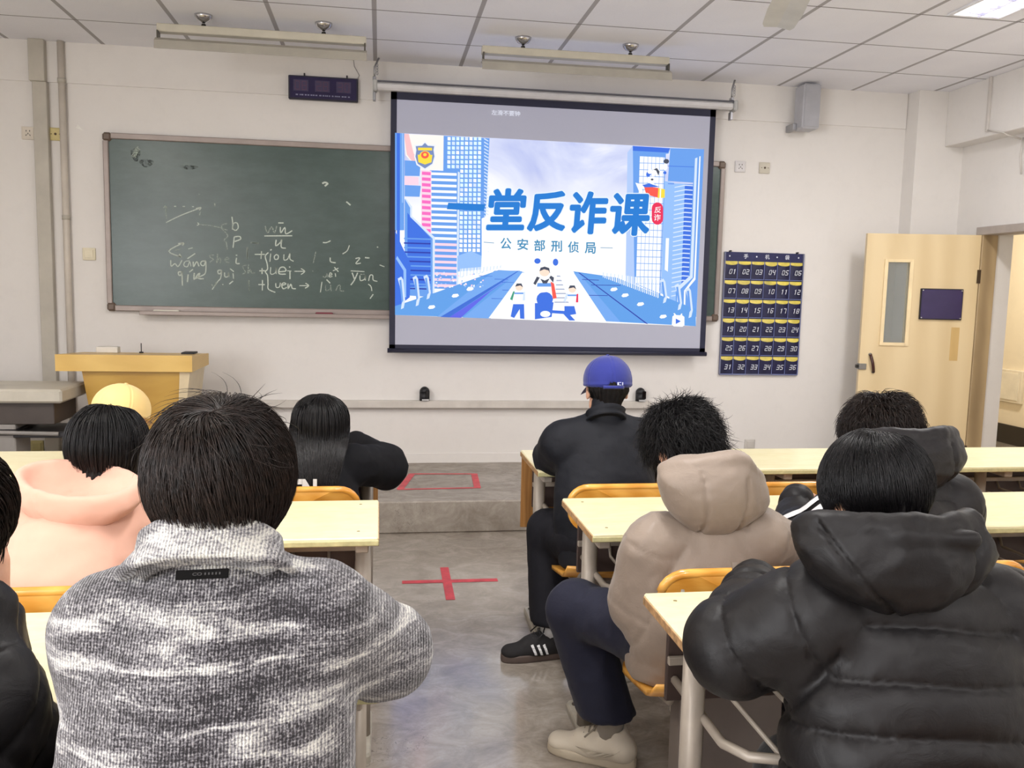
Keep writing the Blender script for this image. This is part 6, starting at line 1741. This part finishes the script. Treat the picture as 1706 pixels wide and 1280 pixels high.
# ---------- 4: dark grey hooded coat with striped sleeve, second row further right
r4 = add_person(1.56, -4.06, 'person in a charcoal hooded puffer coat with white sleeve stripes, behind the nearest black puffer')
CHA = cloth('charcoal_puffer', (27, 25, 27), .5, .06, .35, 18, .0, 500)
J4 = joints((1.56, -4.08, .52), (0, .14, .35), 10, .2, .14, px(1468, 735, 2.85), Rot(30, -30, 0),
            dict(l=(px(1325, 900, 2.74), (1.38, -3.72, .82), (.9, 1, 0)), r=((1.82, -3.92, .82), (1.64, -3.72, .82), (-.6, 1, 0))), sit_legs((1.56, -4.08)))
J4['shl'] = px(1415, 850, 2.66); J4['shr'] = px(1590, 842, 2.70); J4['nek'] = px(1500, 790, 2.70)
body(r4, J4, h=LOW)
_, g4 = garment(r4, 'puffer_coat', J4, CHA, dict(hip=.215, wai=.21, che=.20, yoke=.105, shy=.08, arm=.09, elb=.078, cuf=.06, flat=.72, drop=.06), h=.0085, puff=dict(per=.115, dep=.015, aper=.12, ph=.1), fold=.004, seed=15)
hood(r4, px(1508, 760, 2.64), Rot(8, 22, 0), (.178, .12, .110), CHA, puff=.006, wr=.006, seed=9, rim=.016, seams=((-.3, .2), (.5, .1)))
b = MB(); WS = mat('stripe_white', (226, 226, 228), .6)
a_ = J4['shl']; e_ = J4['ell']; ax_ = nrm(e_ - a_)
for k in (-.46, -.16, .14):
    vs = []; n_ = 10
    for t in np.linspace(-.01, np.linalg.norm(e_ - a_) * .95, n_):
        for w_ in (-.085, .085):
            up_ = nrm(np.array([-.25, -.45 + (k + w_) * 1.4, .85])); up_ = nrm(up_ - ax_ * (up_ @ ax_)); q_ = a_ + ax_ * t + up_ * .09; vs.append(a_ + ax_ * t + up_ * (np.linalg.norm(on_cloth(g4, q_, 0) - a_ - ax_ * t) + .004))
    b.add(vs, [(2 * i, 2 * i + 1, 2 * i + 3, 2 * i + 2) for i in range(n_ - 1)], WS, True)
b.build('sleeve_stripes', r4)
trousers(r4, J4, NAVY, h=.012)
for q in 'lr': shoe(r4, J4['an' + q], J4['to' + q], SH_B, SOLE_W, h=.006)
hair(r4, J4['head'], J4['R'], HAIR_D, dict(r=(.094, .106, .098), n=5000, len=.11, crown=(.1, -.4, .9), swirl=.5, away=.9, grav=.35, mess=.4, frizz=.12, thick=.03, lift=.5, low=-.05, slope=.7, nape=(0, -.05, -.06), seg=9, rad=.001, seed=41, clumps=60, hug=.5))

# ---------- 5: blue cap, first row right
r5 = add_person(.88, -3.1, 'person in a royal blue baseball cap and black jacket, front row right')
BJ = cloth('black_jacket', (19, 21, 28), .7, .08, .3, 22, .0)
J5 = joints((.89, -3.12, .53), (.0, .11, .33), 0, .2, .14, px(1011, 650, 3.52), Rot(-2, -8, 0),
            dict(l=(px(922, 762, 3.62), (.80, -2.70, .82), (.8, 1, 0)), r=(px(1090, 765, 3.66), (.98, -2.70, .82), (-.8, 1, 0))),
            dict(l=((.70, -2.92, .50), (.70, -3.02, .11), (.61, -3.05 + .02, .05)), r=((1.0, -2.72, .50), (1.0, -2.76, .10), (1.0, -2.62, .05))))
J5['shl'] = px(936, 738, 3.46); J5['shr'] = px(1076, 736, 3.50); J5['nek'] = px(1008, 700, 3.46); J5['hpl'] = np.array([.81, -3.12, .52]); J5['hpr'] = np.array([.98, -3.12, .52])
body(r5, J5, h=LOW)
garment(r5, 'jacket', J5, BJ, dict(hip=.185, wai=.185, che=.18, yoke=.10, shy=.075, arm=.085, elb=.078, cuf=.055, flat=.72, drop=.14), h=.0085, fold=.006, fs=(8, 8, 10), seed=22, neck=(.5, .058))
trousers(r5, J5, MATS.get('x') or cloth('black_wide_trousers', (18, 18, 25), .8, .08, .2, 40, 0), r=(.105, .085, .080, .080), h=.011, seed=7, hem=.15)
b = MB(); b.tube([J5['anl'] + np.array([0, 0, -.02]), J5['anl'] + np.array([0, 0, .09])], .042, mat('sock_white', (220, 220, 220), .9), 14); b.build('sock', r5)
collar(r5, J5, BJ, px(1009, 684, 3.42), (0, .12, 1), .058, .072, .030)
GUM = mat('sole_gum_dark', (92, 78, 72), .6)
shoe(r5, J5['anl'], J5['tol'], mat('shoe_black_suede', (30, 28, 30), .85), GUM, 'black sneaker with three white side stripes', (mat('stripe_white', (226, 226, 228), .6), 3), laces=BLACK)
shoe(r5, J5['anr'], J5['tor'], mat('shoe_black_suede', (30, 28, 30), .85), GUM, 'black sneaker with three white side stripes', (mat('stripe_white', (226, 226, 228), .6), 3))
hair(r5, J5['head'], J5['R'], HAIR_B, dict(r=(.088, .104, .094), n=900, top=.02, len=.05, crown=(0, -.4, .9), swirl=.1, grav=.9, mess=.1, thick=.008, low=-.07, slope=.9, nape=(0, -.05, -.06), naper=.045, seg=6, rad=.0012, seed=51))
cp = bpy.data.objects.new('baseball_cap', None); COL.objects.link(cp); cp.location = tuple(J5['head']); tag(cp, 'royal blue baseball cap with a small white logo on its back, front row right', 'cap')
ballcap(cp, J5['head'], J5['R'], cloth('cap_royal_blue', (42, 50, 128), .8, .06, .1), logo=mat('cap_logo_white', (190, 196, 226), .5))

# ---------- 6: long black hair, first row left
r6 = add_person(-.24, -3.05, 'person with long straight black hair in a black top, leaning on the front left desk')
BT = cloth('black_sweat_top', (12, 12, 17), .85, .08, .3, 22, .0)
J6 = joints((-.28, -3.12, .53), (.02, .14, .31), -6, .18, .13, px(533, 716, 3.40), Rot(4, -8, 4),
            dict(l=(px(462, 790, 3.62), (-.36, -2.70, .82), (.5, 1, 0)), r=(px(640, 778, 3.62), (-.10, -2.66, .83), (-.9, .8, 0))), sit_legs((-.28, -3.12)))
J6['shl'] = px(478, 785, 3.42); J6['shr'] = px(592, 775, 3.44); J6['nek'] = px(535, 755, 3.42)
body(r6, J6, h=LOW)
_, g6 = garment(r6, 'sweat_top', J6, BT, dict(hip=.17, wai=.17, che=.155, yoke=.08, shy=.06, arm=.075, elb=.088, cuf=.05, flat=.72, drop=.06), h=.0085, fold=.008, fs=(7, 7, 8), seed=33)
b = MB(); WL = mat('print_letter_white', (222, 220, 214), .7)
def back_text(s_, u0, v0, u1, v1, off):
    p0 = on_cloth(g6, px((u0 + u1) / 2, v0, 3.15), 0); dd = (p0 - CAM_POS) @ FW - .012
    text_box(b, s_, WL, lambda u, v: px(u0 + (u1 - u0) * u, v1 + (v0 - v1) * v, dd), off)
back_text('SEN', 470, 798, 528, 836, .05); back_text('ONCE', 526, 815, 584, 836, .04)
b.build('back_lettering', r6)
trousers(r6, J6, NAVY, h=.012)
for q in 'lr': shoe(r6, J6['an' + q], J6['to' + q], SH_B, SOLE_W, h=.006)
bc = [(J6['che'] + np.array([0, .09, .05]), .245), (J6['che'] + np.array([0, .09, -.05]), .245), (J6['che'] + np.array([0, .09, -.15]), .245), (J6['nek'] * .5 + J6['che'] * .5 + np.array([0, .03, 0]), .145)]
hair(r6, J6['head'], J6['R'], HAIR_B, dict(r=(.098, .112, .102), n=5200, len=.64, lvar=.2, crown=(0, -.15, .98), swirl=.1, away=.4, grav=1.6, mess=.06, frizz=.02, thick=.014, low=-.07, slope=.4, nape=(0, -.06, -.10), seg=22, rad=.0013, seed=61, free=.015, clumps=80, hug=.85, stiff=.3, stick=.6), colliders=bc)

# ---------- 7: pink hoodie, second row left
PK = cloth('peach_pink_fleece', (212, 166, 146), .9, .04, .15, 18, .15)
r7 = add_person(-.84, -4.06, 'person with smooth black hair in a peach pink hoodie, second row left')
J7 = joints((-.82, -4.10, .52), (.0, .12, .34), 0, .18, .13, px(178, 762, 2.50), Rot(-8, -30, 4),
            dict(l=(px(25, 960, 2.52), (-.98, -3.76, .82), (.5, 1, 0)), r=(px(240, 935, 2.55), (-.72, -3.76, .82), (-.5, 1, 0))), sit_legs((-.82, -4.10)))
J7['shl'] = px(35, 880, 2.36); J7['shr'] = px(210, 880, 2.42); J7['nek'] = px(135, 835, 2.40)
body(r7, J7, h=LOW)
garment(r7, 'hoodie', J7, PK, dict(hip=.185, wai=.185, che=.175, yoke=.085, shy=.065, arm=.080, elb=.072, cuf=.05, flat=.72, drop=.05), h=.0075, fold=.007, fs=(6, 6, 9), seed=37)
hood(r7, px(132, 822, 2.34), Rot(-14, 30, 8), (.160, .11, .090), PK, inner=(.84, .84, .84), ioff=(0, .22, .66), puff=.003, wr=.004, seed=2, rim=.0055, seams=((-.25, .3),), taper=.35, rimz=(.34, .52))
trousers(r7, J7, NAVY, h=.012)
for q in 'lr': shoe(r7, J7['an' + q], J7['to' + q], SHW, SOLE_W, h=.006)
hair(r7, J7['head'], J7['R'], HAIR_B, dict(r=(.100, .114, .104), n=4200, len=.20, lvar=.15, crown=(0, -.2, .97), swirl=.1, away=.6, grav=1.3, mess=.05, frizz=.02, thick=.012, low=-.07, slope=.5, nape=(.01, -.035, -.07), naper=.045, seg=13, rad=.0011, seed=71, clumps=80, hug=.9, stiff=.3, free=.0))

# ---------- 8: yellow cap, first row far left
r8 = add_person(-1.02, -3.05, 'person in a pale yellow baseball cap, front row left, behind the pink hoodie')
J8 = joints((-1.02, -3.12, .53), (.0, .12, .32), -10, .18, .13, px(203, 700, 3.40), Rot(-28, -16, 0),
            dict(l=(px(170, 850, 3.45), (-1.12, -2.70, .82), (.5, 1, 0)), r=(px(262, 800, 3.5), (-.92, -2.68, .82), (-.5, 1, 0))), sit_legs((-1.02, -3.12)))
J8['nek'] = px(192, 765, 3.30); J8['shl'] = px(150, 825, 3.3); J8['shr'] = px(235, 820, 3.35)
body(r8, J8, h=LOW)
garment(r8, 'jacket', J8, cloth('dusty_pink_jacket', (196, 160, 150), .85), dict(hip=.18, wai=.18, che=.175, yoke=.09, shy=.06, arm=.072, elb=.066, cuf=.05, flat=.74, drop=.05), h=.010, fold=.006, seed=38)
trousers(r8, J8, NAVY, h=.012)
for q in 'lr': shoe(r8, J8['an' + q], J8['to' + q], SH_B, SOLE_W, h=.006)
hair(r8, J8['head'], J8['R'], HAIR_B, dict(r=(.088, .102, .093), n=2000, top=.01, len=.20, crown=(0, -.2, .97), swirl=.1, grav=1.4, mess=.12, frizz=.05, thick=.012, low=-.06, slope=.5, nape=(0, -.05, -.08), seg=12, rad=.0014, seed=81, stiff=.3))
cp = bpy.data.objects.new('baseball_cap', None); COL.objects.link(cp); cp.location = tuple(J8['head']); tag(cp, 'pale yellow baseball cap with its brim turned to the right, front row left', 'cap')
ballcap(cp, J8['head'], J8['R'], cloth('cap_pale_yellow', (238, 206, 138), .85, .05, .1), r=(.102, .116, .100))

# ---------- 9: cut off by the left edge, nearest row
r9 = add_person(-.80, -5.1, 'person in a black puffer jacket at the left picture edge, cheek propped on a fist')
J9 = joints((-.80, -5.15, .53), (.0, .14, .36), 0, .19, .13, px(-88, 885, 1.44), Rot(-12, -12, 0),
            dict(l=((-1.06, -4.98, .86), (-.92, -4.72, .83), (.5, 1, 0)), r=(px(20, 1245, 1.46), px(-16, 1035, 1.46), px(-24, 960, 1.46) - px(-16, 1035, 1.46), (-.6, .9, 0))), sit_legs((-.80, -5.15)))
J9['nek'] = px(-80, 985, 1.40); J9['shr'] = px(-32, 1180, 1.36); J9['shl'] = px(-260, 1150, 1.34)
body(r9, J9, curl=.9)
garment(r9, 'puffer_jacket', J9, PUF, dict(hip=.20, wai=.20, che=.19, yoke=.10, shy=.075, arm=.088, elb=.076, cuf=.046, flat=.72, drop=.06), h=.0075, puff=dict(per=.11, dep=.014, aper=.10), fold=.006, seed=44)
trousers(r9, J9, NAVY, h=.012)
for q in 'lr': shoe(r9, J9['an' + q], J9['to' + q], SH_B, SOLE_W, h=.006)
hair(r9, J9['head'], J9['R'], HAIR_D, dict(r=(.092, .106, .099), n=3600, len=.11, crown=(0, -.5, .85), swirl=.6, grav=.7, mess=.12, frizz=.05, thick=.016, lift=.2, low=-.07, slope=.9, nape=(0, -.05, -.07), seg=10, rad=.0012, seed=91, clumps=100))
